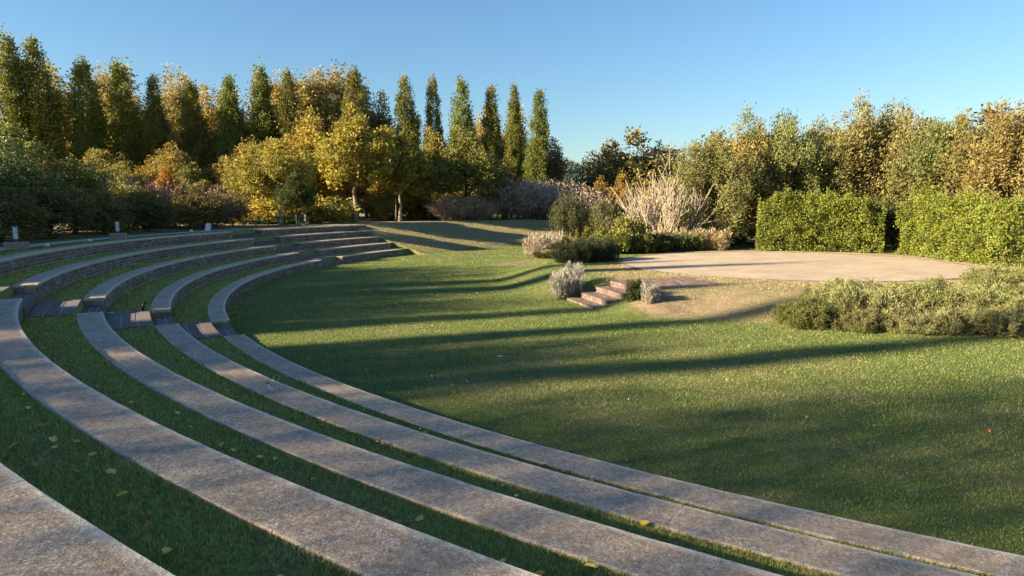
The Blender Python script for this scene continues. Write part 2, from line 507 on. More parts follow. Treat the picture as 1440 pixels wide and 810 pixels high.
# ------------------------------------------------------------------ seating rows
def arc_block(mb, r0, r1, z0, z1, a0, a1, step=0.45, ch=0.0, jitter=0.0, rng=None):
    """curved block; attribute rnd is 1 on the front top edge (wear), 0 elsewhere"""
    n = max(2, int(abs(a1 - a0) / step) + 1)
    prof = [(r0, z0, 0), (r0, z1 - ch, 0.6), (r0 + ch, z1, 1.0), (r0 + 0.035, z1, 0.55), (r0 + 0.075, z1, 0.0), (r1 - 0.05, z1, 0.0), (r1 - ch, z1, 0.35), (r1, z1 - ch, 0.2), (r1, z0, 0)]
    vs = []; at = []; fs = []
    k = len(prof)
    for i in range(n):
        a = math.radians(a0 + (a1 - a0) * i / (n - 1))
        for (r, z, w) in prof:
            jr = rng.uniform(-jitter, jitter) if rng else 0
            jz = rng.uniform(-jitter, jitter) * 0.4 if rng and z > z0 else 0
            vs.append((CX + (r + jr) * math.cos(a), CY + (r + jr) * math.sin(a), z + jz)); at.append(w)
    for i in range(n - 1):
        for j in range(k - 1):
            fs.append((i * k + j, i * k + j + 1, (i + 1) * k + j + 1, (i + 1) * k + j))
        fs.append((i * k + k - 1, i * k, (i + 1) * k, (i + 1) * k + k - 1))
    fs.append(tuple(range(k))); fs.append(tuple((n - 1) * k + j for j in range(k - 1, -1, -1)))
    mb.add(vs, fs, at)

rng = random.Random(7)
brick_variants = []
for q in range(6):
    mb = MB(); L, H = 0.254, 0.092
    mb.cbox((-L / 2, -0.05, -H / 2), (L / 2, 0.05, H / 2), 0.010)
    mb.v = [(x + rng.uniform(-.006, .006), y + rng.uniform(-.007, .007), z + rng.uniform(-.005, .005)) for x, y, z in mb.v]
    brick_variants.append(mb.mesh('brick', M['brick']))

def brick_slots(i, a0, a1):
    R = RAD[i]; zb = RISE * i; L = 0.274
    out = []
    da = math.degrees(L / R)
    n = max(1, int((a1 - a0) / da))
    da = (a1 - a0) / n
    for c in range(3):
        z = zb + 0.003 + 0.052 + c * 0.108
        off = 0.5 * da if c % 2 else 0.0
        for j in range(n if not off else n - 1):
            out.append((a0 + off + (j + 0.5) * da, z))
    return out

def add_brick_mesh(mb, a, z, R, prot=0.0, L=0.262, H=0.098, rz=None):
    t = math.radians(a)
    M4 = Matrix.Translation((CX + R * math.cos(t), CY + R * math.sin(t), z)) @ Matrix.Rotation(t + math.pi / 2 if rz is None else rz, 4, 'Z')
    j = lambda s: rng.uniform(-s, s)
    mb.box((-L / 2 + j(.006), -0.05 + j(.005), -H / 2 + j(.004)), (L / 2 + j(.006), 0.05, H / 2 + j(.004)), M4, rng.random())

ROWWORD = ['lowest row of seating', 'second seating row up', 'middle seating row', 'fourth seating row up', 'topmost seating row']
def seating_row(i, a0, a1, sect):
    R = RAD[i]; zt = RISE * (i + 1); zb = RISE * i
    am = math.radians((a0 + a1) / 2)
    o = empty('seating_row', (0, 0, 0))
    txt = {'near': '%s in the long near stretch, weathered concrete top',
           'left': '%s between the two stairways, brick faced with concrete top',
           'back': '%s on the short far stretch past the far stairway'}[sect] % ROWWORD[i]
    tag(o, txt, 'seating wall', 'curved seating rows of the amphitheatre')
    # coping cast in lengths
    arc = math.radians(a1 - a0) * R
    n = max(1, round(arc / 6.2))
    gap = math.degrees(0.0022 / R)
    cuts = [a0] + [a0 + (a1 - a0) * (k + rng.uniform(-.3, .3)) / n for k in range(1, n)] + [a1]
    for k in range(n):
        mb = MB()
        b0 = cuts[k] + (gap if k else 0); b1 = cuts[k + 1] - (gap if k < n - 1 else 0)
        arc_block(mb, R - 0.012, R + WID, zt - 0.062, zt, b0, b1, 0.45, 0.010, 0.0035, rng)
        mb.build('coping_slab', M['concrete'], o)
    mb = MB()
    e = math.degrees(0.02 / R)
    arc_block(mb, R + 0.028, R + WID - 0.01, zb - 0.12, zt - 0.0625, a0 + e, a1 - e, 0.6)
    mb.build('wall_core', M['mortar'], o)
    rest = MB()
    cnt = 0
    slots = brick_slots(i, a0 + e * 0.3, a1 - e * 0.3)
    if sect == 'left':
        slots.sort(key=lambda s: -s[0])
    for (a, z) in slots:
        if sect == 'left' and cnt < 240:
            cnt += 1
            t = math.radians(a)
            b = bpy.data.objects.new('brick', brick_variants[rng.randrange(6)])
            link(b, o)
            b.location = (CX + (R + 0.05) * math.cos(t), CY + (R + 0.05) * math.sin(t), z)
            b.rotation_euler = (0, 0, t - math.pi / 2)
            b.rotation_euler[2] += rng.uniform(-.02, .02) + (math.pi if rng.random() < .5 else 0)
        else:
            add_brick_mesh(rest, a, z, R + 0.05)
    # end faces: header courses
    for (aa, sgn) in ((a0, -1), (a1, 1)):
        t = math.radians(aa - sgn * math.degrees(0.045 / R))
        for c in range(3):
            for j in range(2):
                rr_ = R + 0.135 + j * 0.20 + (0.02 if c % 2 else 0)
                M4 = Matrix.Translation((CX + rr_ * math.cos(t), CY + rr_ * math.sin(t), zb + 0.055 + c * 0.108)) @ Matrix.Rotation(t, 4, 'Z')
                rest.box((-0.096, -0.05, -0.049), (0.096, 0.05, 0.049), M4, rng.random())
    b = rest.build('brickwork', M['brick'], o); b['kind'] = 'stuff'
    return o
for i in range(5):
    seating_row(i, GAP1[1], NEAR_END, 'near')
    seating_row(i, GAP2[1], GAP1[0], 'left')
    seating_row(i, ENDS[i], GAP2[0], 'back')

# ------------------------------------------------------------------ stairways through the rows
def stairway(g, label):
    o = tag(empty('stairway'), label, 'stairs', 'stairways through the seating')
    for i in range(5):
        R = RAD[i]; zt = RISE * (i + 1)
        nxt = RAD[i + 1] if i < 4 else R + 1.45
        e = math.degrees(0.006 / R)
        # lower tread, set in the line of the seating wall: three paver strips with pale joints
        def tread(ra, rb, z0, z1, strips):
            bed = MB(); arc_block(bed, ra + 0.012, rb - 0.004, z0, z1 - 0.012, g[0] + e * 3, g[1] - e * 3, 1.0, 0.002)
            bo = bed.build('mortar_bed', M['mortar'], o)
            w = (rb - ra) / strips
            for s in range(strips):
                mb = MB()
                arc_block(mb, ra + s * w + (0.010 if s else 0), ra + (s + 1) * w - 0.010, z0 + 0.01, z1 + rng.uniform(-.003, .003), g[0] + e * 2, g[1] - e * 2, 0.7, 0.006, 0.003, rng)
                mb.a = [rng.random()] * len(mb.v)
                mb.build('paver', M['tread'], o)
        tread(R - 0.03, R + WID, zt - RISE, zt - 0.20, 3)
        tread(R + WID + 0.002, nxt - 0.03 if i < 4 else nxt, zt - 0.20, zt + 0.004, 3)
    return o
k = NT('tread_paver')
_f = k.attr('rnd'); _P = k.pos(); _n = k.noise(_P, 9, 5, 0.7); _m = k.noise(_P, 60, 3, 0.7)
_c = k.ramp(_f, [(0.0, (0.13, 0.095, 0.082)), (0.5, (0.18, 0.145, 0.13)), (1.0, (0.16, 0.155, 0.16))])
_c = k.mix(k.maprange(_n, 0.3, 0.7, 0.5, 0.0), _c, (0.07, 0.055, 0.05))
_c = k.mix(k.maprange(_n, 0.6, 0.75, 0.0, 0.5), _c, (0.36, 0.34, 0.32))
k.color(_c); k.bump(_m, 0.6, 0.008)
M['tread'] = k.m
stairway(GAP1, 'paved stairway cutting through the seating rows on the near left')
stairway(GAP2, 'paved stairway through the seating rows beyond, below the green tables')

# ------------------------------------------------------------------ stage, kerb, apron, steps
def disc(name, cx, cy, r, z, mat, n=96, r_in=0.0, wob=0.0):
    rs = np.linspace(r_in, r, 6)
    aa = np.linspace(0, 2 * np.pi, n, endpoint=False)
    A, R = np.meshgrid(aa, rs)
    Rw = R + wob * (fbm(3 * np.cos(A) + 5, 3 * np.sin(A) + 5, 3) - 0.5) * (R > r - 0.01)
    V = np.stack([(cx + Rw * np.cos(A)).ravel(), (cy + Rw * np.sin(A)).ravel(), np.full(A.size, z)], 1)
    i, j = np.meshgrid(np.arange(5), np.arange(n), indexing='ij'); j2 = (j + 1) % n
    F = np.stack([i * n + j, (i + 1) * n + j, (i + 1) * n + j2, i * n + j2], -1).reshape(-1, 4)
    return obj(name, mesh_np(name, V, F, mat))
st = disc('stage_pavement', SX, SY, SR, SZ + 0.02, M['stage']); st['kind'] = 'structure'
st['label'] = 'round sandy stage surface in front of the clipped hedges'
ap = disc('sandy_path', SX + 0.9, SY + 0.35, SR + 1.05, SZ + 0.008, M['sandy'], 96, SR - 0.9, 0.9); ap['kind'] = 'structure'
ap['label'] = 'pale sandy margin round the stage'
mb = MB()
nb = 150
for q in range(nb):
    a = 2 * math.pi * q / nb
    M4 = Matrix.Translation((SX + (SR + 0.07) * math.cos(a), SY + (SR + 0.07) * math.sin(a), SZ + 0.0)) @ Matrix.Rotation(a, 4, 'Z')
    mb.box((-0.065, -0.145, -0.05), (0.065, 0.145, 0.035 + rng.uniform(-.006, .006)), M4, rng.random())
kb = mb.build('kerb', M['redbrick'], st); kb['kind'] = 'stuff'

STEP_A = math.radians(16.0)
def step_M(d):
    n = Vector((math.cos(STEP_A), math.sin(STEP_A), 0))
    p = Vector((2.33, 22.65, 0)) + n * d
    return Matrix.Translation(p) @ Matrix.Rotation(STEP_A, 4, 'Z')
so = tag(empty('stage_steps', (0, 0, 0)), 'brick steps climbing from the lawn to the stage landing', 'steps')
levels = [(-0.02, 0.52, -0.15, 0.05, 2.55), (0.50, 1.12, -0.1, 0.235, 2.6), (1.10, 1.72, -0.1, 0.42, 2.7), (1.70, 5.1, -0.1, SZ + 0.012, 2.8)]
for q, (d0, d1, z0, z1, w) in enumerate(levels):
    core = MB(); core.box((d0 + 0.02, -w / 2 + 0.02, z0), (d1 - 0.005, w / 2 - 0.02, z1 - 0.015), step_M(0))
    name = 'landing' if q == 3 else 'step'
    c = core.build(name, M['mortar'], so)
    br = MB()
    # bricks on edge along the nosing, two courses below, paving bricks behind
    nx = int(w / 0.13)
    for j in range(nx):
        y = -w / 2 + (j + 0.5) * w / nx
        br.box((d0 - 0.01 + rng.uniform(-.008, .006), y - w / nx / 2 + 0.006, z1 - 0.075), (d0 + 0.24, y + w / nx / 2 - 0.006, z1 + rng.uniform(-.006, .006)), step_M(0), rng.random())
    ny = int(w / 0.26)
    if q:
        for j in range(ny):
            y = -w / 2 + (j + 0.5) * w / ny
            br.box((d0 + 0.004, y - w / ny / 2 + 0.007, z1 - 0.19), (d0 + 0.12, y + w / ny / 2 - 0.007, z1 - 0.085), step_M(0), rng.random())
    xx = d0 + 0.25; kk = 0
    while xx < d1 - 0.02:
        for j in range(ny + 1):
            y0 = -w / 2 + (j - (0.5 if kk % 2 else 0)) * w / ny; y1 = y0 + w / ny
            y0 = max(y0, -w / 2); y1 = min(y1, w / 2)
            if y1 - y0 < 0.04: continue
            br.box((xx, y0 + 0.006, z1 - 0.05), (min(xx + 0.118, d1), y1 - 0.006, z1 - 0.004 + rng.uniform(-.004, .004)), step_M(0), rng.random())
        xx += 0.13; kk += 1
    b = br.build('brickwork', M['redbrick'], c); b['kind'] = 'stuff'

# ------------------------------------------------------------------ foliage generators
def unit(v):
    return v / np.maximum(np.linalg.norm(v, axis=-1, keepdims=True), 1e-9)

def leaf_quads(P, D, L, W, rng_, fold=0.0):
    """one diamond-shaped leaf per point; D = direction of the leaf"""
    n = len(P)
    D = unit(D)
    side = unit(np.cross(D, unit(rng_.normal(size=(n, 3)))))
    L = np.broadcast_to(L, n)[:, None]; W = np.broadcast_to(W, n)[:, None]
    V = np.empty((n, 4, 3))
    V[:, 0] = P - D * L * 0.5
    V[:, 1] = P + side * W * 0.5 - D * L * 0.05
    V[:, 2] = P + D * L * 0.5
    V[:, 3] = P - side * W * 0.5 - D * L * 0.05
    F = np.arange(n * 4).reshape(n, 4)
    return V.reshape(-1, 3), F

class Lobe:
    """spindle: centre axis from (x,y,z0) to (x+lx,y+ly,z1), greatest radius r at height fraction m"""
    def __init__(s, x, y, z0, z1, r, m=0.4, lean=(0, 0), e=0.8):
        s.x, s.y, s.z0, s.z1, s.r, s.m, s.lean, s.e = x, y, z0, z1, r, m, lean, e
    def rad(s, t):
        a = math.log(0.5) / math.log(s.m)
        return s.r * np.sin(np.pi * np.clip(t, 0, 1) ** a) ** s.e

def crown_mesh(name, lobes, n_clump, n_leaf, csz, L, W, seed, mat, up=0.5, out=0.6, rand=0.8, zs=1.0, shell=0.5, wind=(0, 0, 0), ragged=0.25, lvar=0.35):
    g = np.random.default_rng(seed)
    w = np.array([l.r * (l.z1 - l.z0) for l in lobes]); w = w / w.sum()
    idx = g.choice(len(lobes), n_clump, p=w)
    C = np.empty((n_clump, 3)); O = np.empty((n_clump, 3))
    for q, l in enumerate(lobes):
        s = np.where(idx == q)[0]
        if not len(s): continue
        t = g.random(len(s) * 4); keep = g.random(len(t)) < (l.rad(t) / l.r + 0.12)
        t = t[keep]
        t = np.resize(t, len(s)) if len(t) else np.full(len(s), 0.5)
        a = g.random(len(s)) * 2 * np.pi
        rho = (shell + (1 - shell) * np.sqrt(g.random(len(s)))) + ragged * (g.random(len(s)) - 0.5)
        R = l.rad(t) * rho
        C[s] = np.stack([l.x + l.lean[0] * t + R * np.cos(a), l.y + l.lean[1] * t + R * np.sin(a), l.z0 + (l.z1 - l.z0) * t], 1)
        O[s] = np.stack([np.cos(a), np.sin(a), (t - 0.45) * 1.2], 1)
    cs = csz * (0.6 + 0.8 * g.random(n_clump))
    ci = np.repeat(np.arange(n_clump), n_leaf)
    off = g.normal(size=(len(ci), 3)) * 0.55
    ln = np.linalg.norm(off, axis=1, keepdims=True); off = off / np.maximum(ln, 1e-6) * np.minimum(ln, 1.15)
    off[:, 2] *= zs
    P = C[ci] + off * cs[ci][:, None]
    D = O[ci] * out + np.array([0, 0, up]) + np.array(wind) + g.normal(size=P.shape) * rand * 0.6 + off * 0.4
    crnd = g.random(n_clump); ct = g.random(n_clump)
    rnd = np.clip(0.55 * crnd[ci] + 0.45 * g.random(len(ci)), 0, 1)
    tint = np.clip(0.6 * ct[ci] + 0.4 * g.random(len(ci)), 0, 1)
    Ls = L * (1 + lvar * (g.random(len(ci)) * 2 - 1)); Ws = W * (1 + lvar * (g.random(len(ci)) * 2 - 1))
    V, F = leaf_quads(P, D, Ls, Ws, g)
    return mesh_np(name, V, F, mat, {'rnd': np.repeat(rnd, 4), 'tint': np.repeat(tint, 4)})

def limb_pts(a, b, rng_, sag=0.0, n=5, wob=0.12):
    a = Vector(a); b = Vector(b); L = (b - a).length
    pts = []
    for k in range(n + 1):
        t = k / n
        p = a.lerp(b, t)
        if 0 < k < n:
            p += Vector((rng_.uniform(-1, 1), rng_.uniform(-1, 1), rng_.uniform(-.4, .4))) * wob * L * 0.25
        p.z += sag * math.sin(math.pi * t) * L
        pts.append(p)
    return pts

def trunk_mesh(name, h, r, lobes, seed, mat, stems=1, spread=0.0, fork=0.35, limbs=True, lr=0.35):
    rng_ = random.Random(seed)
    mb = MB()
    for s in range(stems):
        a = rng_.uniform(0, 6.28)
        bx_, by_ = (spread * math.cos(a), spread * math.sin(a)) if stems > 1 else (0, 0)
        top = (bx_ * 2.2 + rng_.uniform(-.2, .2), by_ * 2.2 + rng_.uniform(-.2, .2), h * rng_.uniform(.85, 1))
        pts = limb_pts((bx_ * 0.4, by_ * 0.4, -0.15), top, rng_, 0, 7, 0.10)
        rad = [r * (1.35 if k == 0 else 1 - 0.85 * k / 7) for k in range(8)]
        mb.tube(pts, rad, 8)
    if limbs:
        for l in lobes:
            tz = l.z0 + (l.z1 - l.z0) * 0.55
            sz = min(h * 0.75, max(h * fork * 0.5, l.z0 + (l.z1 - l.z0) * 0.1 - 0.3))
            pts = limb_pts((0, 0, sz), (l.x + l.lean[0] * .55, l.y + l.lean[1] * .55, tz), rng_, 0.05, 5, 0.25)
            rad = [r * lr * (1 - 0.8 * k / 5) for k in range(6)]
            mb.tube(pts, rad, 6)
            for q in range(3):
                e = (l.x + rng_.uniform(-1, 1) * l.r * .8, l.y + rng_.uniform(-1, 1) * l.r * .8, l.z0 + (l.z1 - l.z0) * rng_.uniform(.45, .95))
                p2 = limb_pts(pts[2 + q], e, rng_, 0.04, 4, 0.3)
                mb.tube(p2, [r * lr * .45 * (1 - 0.8 * k / 4) for k in range(5)], 5)
    return mb.mesh(name, mat, True)

def plant(name, trunk_me, crown_me, loc, scale, rz, colour, label, cat, group=None, stem_name='trunk', crown_name='crown'):
    o = empty(name, loc, rz)
    o.scale = scale if hasattr(scale, '__len__') else (scale,) * 3
    tag(o, label, cat, group)
    if trunk_me is not None:
        t = obj(stem_name, trunk_me, o)
    c = obj(crown_name, crown_me, o)
    c.color = (*colour, 1)
    return o

# --- poplars (built 10 units = 1 m scale, true height 17 m)
POP = []
for q in range(5):
    r_ = random.Random(40 + q)
    H = 17.0
    lobes = [Lobe(0, 0, 1.2, H, 1.25 + .25 * r_.random(), 0.45, (r_.uniform(-.5, .7), 0), 0.58)]
    for s in range(4):
        a = r_.uniform(0, 6.28); d = r_.uniform(.5, 1.0)
        z0 = r_.uniform(1.0, 8.5)
        lobes.append(Lobe(d * math.cos(a), d * math.sin(a), z0, z0 + r_.uniform(5, 7.6), r_.uniform(.5, .85), 0.45, (.3 * math.cos(a) + .15, .3 * math.sin(a)), 0.8))
    cm = crown_mesh('poplar_crown', lobes, 420, 52, 0.46, 0.20, 0.14, 100 + q, M['leaf'], up=0.9, out=0.35, rand=0.9, zs=1.5, shell=0.35, wind=(0.15, 0, 0), ragged=0.35)
    tm = trunk_mesh('poplar_trunk', H * 0.9, 0.22, lobes[1:], 60 + q, M['bark'])
    POP.append((tm, cm))
# --- looser autumn poplars, thin foliage
YPOP = []
for q in range(3):
    r_ = random.Random(80 + q)
    H = 17.5
    lobes = []
    for s in range(7):
        a = r_.uniform(0, 6.28); d = r_.uniform(.2, 1.3)
        z0 = r_.uniform(1.5, 8.5)
        lobes.append(Lobe(d * math.cos(a), d * math.sin(a), z0, min(H, z0 + r_.uniform(6, 9.5)), r_.uniform(.6, 1.0), 0.5, (.6 * math.cos(a), .6 * math.sin(a)), 0.8))
    cm = crown_mesh('autumn_poplar_crown', lobes, 340, 34, 0.55, 0.22, 0.16, 140 + q, M['leaf'], up=0.5, out=0.5, rand=1.1, zs=1.3, shell=0.2, ragged=0.4)
    tm = trunk_mesh('autumn_poplar_trunk', H * 0.74, 0.2, lobes, 90 + q, M['palebark'])
    YPOP.append((tm, cm))

# --- round-headed broadleaf trees, true height 9 m
BROAD = []
for q in range(4):
    r_ = random.Random(200 + q)
    H = 9.0
    lobes = []
    n = 16
    for s in range(n):
        a = 2.4 * s + r_.uniform(-.4, .4); d = (0.4 + 2.2 * math.sqrt((s + .5) / n)) * (1 if s > 2 else .3)
        zc = 3.6 + r_.uniform(0, 3.2) * (1.2 - d / 4)
        rr_ = r_.uniform(0.75, 1.25)
        lobes.append(Lobe(d * math.cos(a), d * math.sin(a), zc - 1.1, zc + 1.7 * r_.uniform(.9, 1.3), rr_, 0.5, (.35 * math.cos(a), .35 * math.sin(a)), 0.7))
    lobes.append(Lobe(0, 0, 5.0, H, 1.3, .45))
    cm = crown_mesh('broadleaf_crown', lobes, 560, 28, 0.48, 0.24, 0.17, 220 + q, M['leaf'], up=0.25, out=0.6, rand=1.0, zs=0.8, shell=0.45, ragged=0.5)
    tm = trunk_mesh('broadleaf_trunk', H * 0.72, 0.19, lobes, 240 + q, [M['palebark'], M['bark'], M['bark'], M['palebark']][q], fork=0.45)
    BROAD.append((tm, cm))

# --- dense evergreen thicket trees, foliage to the ground, true height 7 m
DENSE = []
for q in range(3):
    r_ = random.Random(300 + q)
    lobes = []
    for s in range(15):
        a = 2.4 * s; d = 0.3 + 1.9 * math.sqrt((s + .3) / 15)
        z0 = r_.uniform(-.2, 2.2) if s > 4 else r_.uniform(1.5, 3)
        lobes.append(Lobe(d * math.cos(a), d * math.sin(a), z0, z0 + r_.uniform(2.6, 4.2), r_.uniform(.8, 1.25), 0.45, (.3 * math.cos(a), .3 * math.sin(a)), 0.7))
    lobes.append(Lobe(0, 0, 2, 7, 1.3, .4))
    cm = crown_mesh('dense_crown', lobes, 620, 26, 0.42, 0.20, 0.13, 320 + q, M['waxy'], up=0.2, out=0.7, rand=1.0, zs=0.9, shell=0.5, ragged=0.3)
    tm = trunk_mesh('dense_trunk', 5.2, 0.15, lobes, 340 + q, M['bark'], fork=0.2)
    DENSE.append((tm, cm))

# --- olive-brown plumed evergreens on the right, true height 9 m
PLUME = []
for q in range(4):
    r_ = random.Random(400 + q)
    lobes = []
    for s in range(20):
        a = 2.4 * s + r_.uniform(-.5, .5); d = 0.2 + 2.0 * math.sqrt((s + .2) / 20)
        z0 = r_.uniform(0.0, 4.6) * (1.1 - d / 4.5)
        if s % 3 == 0: z0 = r_.uniform(3.5, 5)
        hh = r_.uniform(2.4, 4.0)
        lobes.append(Lobe(d * math.cos(a), d * math.sin(a), z0, min(9.0, z0 + hh), r_.uniform(.55, .95), 0.4, (.45 + .3 * math.cos(a), .3 * math.sin(a)), 0.85))
    for s in range(6):
        a = r_.uniform(0, 6.28); d = r_.uniform(0, 1.6)
        lobes.append(Lobe(d * math.cos(a), d * math.sin(a), 5.2, r_.uniform(7.6, 9.2), r_.uniform(.32, .5), 0.3, (.35, 0), 0.9))
    cm = crown_mesh('plume_crown', lobes, 620, 52, 0.36, 0.17, 0.06, 420 + q, M['needle'], up=0.75, out=0.45, rand=0.75, zs=1.5, shell=0.45, wind=(0.45, 0.1, 0), ragged=0.35)
    tm = trunk_mesh('plume_trunk', 6.5, 0.17, lobes[:10], 440 + q, M['bark'], fork=0.2)
    PLUME.append((tm, cm))

# --- twiggy leafless shrubs, true height 3.2 m
TWIG = []
for q in range(2):
    r_ = random.Random(500 + q); g = np.random.default_rng(500 + q)
    Ps = []; Ds = []; Ls = []
    for s in range(320):
        a = g.random() * 6.283; e = g.uniform(0.25, 1.0)
        base = np.array([math.cos(a), math.sin(a), 0]) * g.uniform(0, 1.1)
        d = np.array([math.cos(a) * (1 - e) * 1.2, math.sin(a) * (1 - e) * 1.2, 0.5 + e * .6]); d /= np.linalg.norm(d)
        L = g.uniform(1.4, 2.7)
        p = base.copy()
        for k_ in range(7):
            dd = d + g.normal(size=3) * 0.18; dd /= np.linalg.norm(dd)
            Ps.append(p + dd * L / 14); Ds.append(dd); Ls.append(L / 7 * 1.15)
            p = p + dd * L / 7
            for t_ in range(4 if k_ > 1 else 0):
                td = dd * 0.7 + g.normal(size=3) * 0.55; td /= np.linalg.norm(td)
                ll = g.uniform(.2, .45)
                Ps.append(p + td * ll / 2); Ds.append(td); Ls.append(ll)
    Ps = np.array(Ps); Ds = np.array(Ds); Ls = np.array(Ls)
    n = len(Ps)
    V, F = leaf_quads(Ps, Ds, Ls, np.where(Ls > .3, 0.032, 0.05), g)
    me = mesh_np('twig_crown', V, F, M['twig'], {'rnd': np.repeat(g.random(n), 4), 'tint': np.repeat(g.random(n), 4)})
    mb = MB()
    for s in range(9):
        a = r_.uniform(0, 6.28)
        mb.tube(limb_pts((.3 * math.cos(a), .3 * math.sin(a), -.1), (1.2 * math.cos(a), 1.2 * math.sin(a), r_.uniform(1.2, 2.0)), r_, .08), [.035, .03, .026, .02, .015, .01], 5)
    TWIG.append((mb.mesh('twig_stems', M['bark'], True), me))

# --- garden shrubs
def shrub_mesh(kind, seed):
    r_ = random.Random(seed)
    lobes = []
    if kind == 'leafy':        # about 1.5 m tall, 2 m wide
        for s in range(10):
            a = 2.4 * s; d = .85 * math.sqrt((s + .3) / 10)
            z0 = r_.uniform(-.1, .25)
            lobes.append(Lobe(d * math.cos(a), d * math.sin(a), z0, z0 + r_.uniform(.75, 1.25), r_.uniform(.3, .42), .5, (.1 * math.cos(a), .1 * math.sin(a)), .7))
        cm = crown_mesh('leafy_crown', lobes, 330, 16, .17, .13, .075, seed, M['waxy'], up=.4, out=.6, rand=.9, shell=.5, ragged=.4)
    elif kind == 'spray':      # lavender / santolina: thin upright sprigs, about 1 m tall, 1.8 m wide
        for s in range(9):
            a = 2.4 * s; d = .62 * math.sqrt((s + .3) / 9)
            lobes.append(Lobe(d * math.cos(a), d * math.sin(a), -.1, r_.uniform(.55, .9), r_.uniform(.28, .4), .5, (.22 * math.cos(a), .22 * math.sin(a)), .6))
        cm = crown_mesh('sprig_crown', lobes, 520, 16, .10, .15, .022, seed, M['needle'], up=.8, out=.75, rand=.5, zs=1.2, shell=.55, ragged=.4)
    elif kind == 'rosemary':   # big mounded bush, sprigs all over, about 1.3 m tall, 2.6 m wide
        for s in range(16):
            a = 2.4 * s; d = 1.1 * math.sqrt((s + .3) / 16)
            z0 = -.15
            lobes.append(Lobe(d * math.cos(a), d * math.sin(a), z0, r_.uniform(.8, 1.25) * (1.1 - .28 * d), r_.uniform(.32, .48), .55, (.15 * math.cos(a) + .1, .15 * math.sin(a)), .6))
        cm = crown_mesh('rosemary_crown', lobes, 1500, 20, .10, .125, .020, seed, M['needle'], up=.65, out=.6, rand=.6, zs=1.3, shell=.6, wind=(.3, 0, 0), ragged=.3)
    elif kind == 'upright':    # stiff upright shoots 1.8 m tall
        for s in range(13):
            a = 2.4 * s; d = .55 * math.sqrt((s + .2) / 13)
            lobes.append(Lobe(d * math.cos(a), d * math.sin(a), 0, r_.uniform(.8, 1.85) * (1.15 - .6 * d), .10, .45, (.22 * math.cos(a), .22 * math.sin(a)), .5))
        cm = crown_mesh('shoot_crown', lobes, 300, 14, .075, .14, .035, seed, M['leaf'], up=.9, out=.5, rand=.5, zs=1.4, shell=.3)
    elif kind == 'feather':    # tall feathery shrub, 4 m
        for s in range(18):
            a = 2.4 * s; d = 1.5 * math.sqrt((s + .2) / 18)
            z0 = r_.uniform(-.1, .6)
            lobes.append(Lobe(d * math.cos(a), d * math.sin(a), z0, z0 + r_.uniform(1.8, 3.6) * (1.1 - .2 * d), r_.uniform(.28, .5), .5, (.4 * math.cos(a) + .15, .4 * math.sin(a)), .7))
        cm = crown_mesh('feather_crown', lobes, 520, 22, .26, .22, .045, seed, M['needle'], up=.9, out=.45, rand=.55, zs=1.7, shell=.4)
    mb = MB()
    for s in range(6):
        a = 1.05 * s
        hz = {'leafy': .8, 'spray': .5, 'rosemary': .7, 'upright': .9, 'feather': 2.0}[kind]
        mb.tube(limb_pts((.06 * math.cos(a), .06 * math.sin(a), -.12), (.4 * hz * math.cos(a), .4 * hz * math.sin(a), hz), r_, .05, 4), [.03, .026, .02, .014, .008], 5)
    return mb.mesh(kind + '_stems', M['bark'], True), cm
SH = {}
for kd, ns in (('leafy', 3), ('spray', 3), ('rosemary', 4), ('upright', 1), ('feather', 2)):
    SH[kd] = [shrub_mesh(kd, 600 + 13 * q + len(kd)) for q in range(ns)]

# ------------------------------------------------------------------ trees in place
gr_ = random.Random(5)
def put(lib, q, name, x, y, H, ref, wx, colour, label, cat, group, dz=0.0, **kw):
    s = H / ref
    z = gz(x, y) + dz
    return plant(name, lib[q % len(lib)][0], lib[q % len(lib)][1], (x, y, z - 0.02), (s * wx, s * wx, s), gr_.uniform(0, 6.28) if not kw.pop('keep', False) else gr_.uniform(-.4, .4), colour, label, cat, group, **kw)

ORD = ['first', 'second', 'third', 'fourth', 'fifth', 'sixth', 'seventh', 'eighth', 'ninth', 'tenth', 'eleventh', 'twelfth', 'thirteenth', 'fourteenth', 'fifteenth', 'sixteenth', 'seventeenth', 'eighteenth', 'nineteenth', 'twentieth', 'twenty-first', 'twenty-second', 'twenty-third', 'twenty-fourth', 'twenty-fifth', 'twenty-sixth', 'twenty-seventh', 'twenty-eighth', 'twenty-ninth', 'thirtieth']
POPG = (0.190, 0.182, 0.036)
poplars = [(-49.4, 66, 19.8, 1.25), (-47.0, 68, 19.7, 1.25), (-44.3, 70, 18.1, 1.3), (-41.5, 72, 18.6, 1.1), (-38.7, 73, 17.2, 1.05), (-34.9, 74, 17.0, 1.05), (-31.4, 75, 17.5, 1.1), (-28.4, 76, 18.7, 1.1), (-24.7, 76, 18.1, 1.0), (-17.7, 76, 18.2, 1.25), (-11.7, 77, 17.6, 1.15), (-9.1, 78, 17.7, .85), (-5.5, 77, 17.5, 1.15), (-2.5, 78, 16.8, 1.05), (0.0, 77, 16.9, .85), (2.95, 76, 16.4, 1.15)]
for q, (x, y, zt, w) in enumerate(poplars):
    c = (POPG[0] * gr_.uniform(.78, 1.0), POPG[1] * gr_.uniform(.92, 1.1), POPG[2])
    put(POP, q * 2 + q // 5, 'poplar_tree', x, y, zt - 1.6, 17.0, w * .88, c, 'dark green columnar poplar, %s from the left in the far row' % ORD[q], 'tree', 'green poplars in the far row', keep=True)
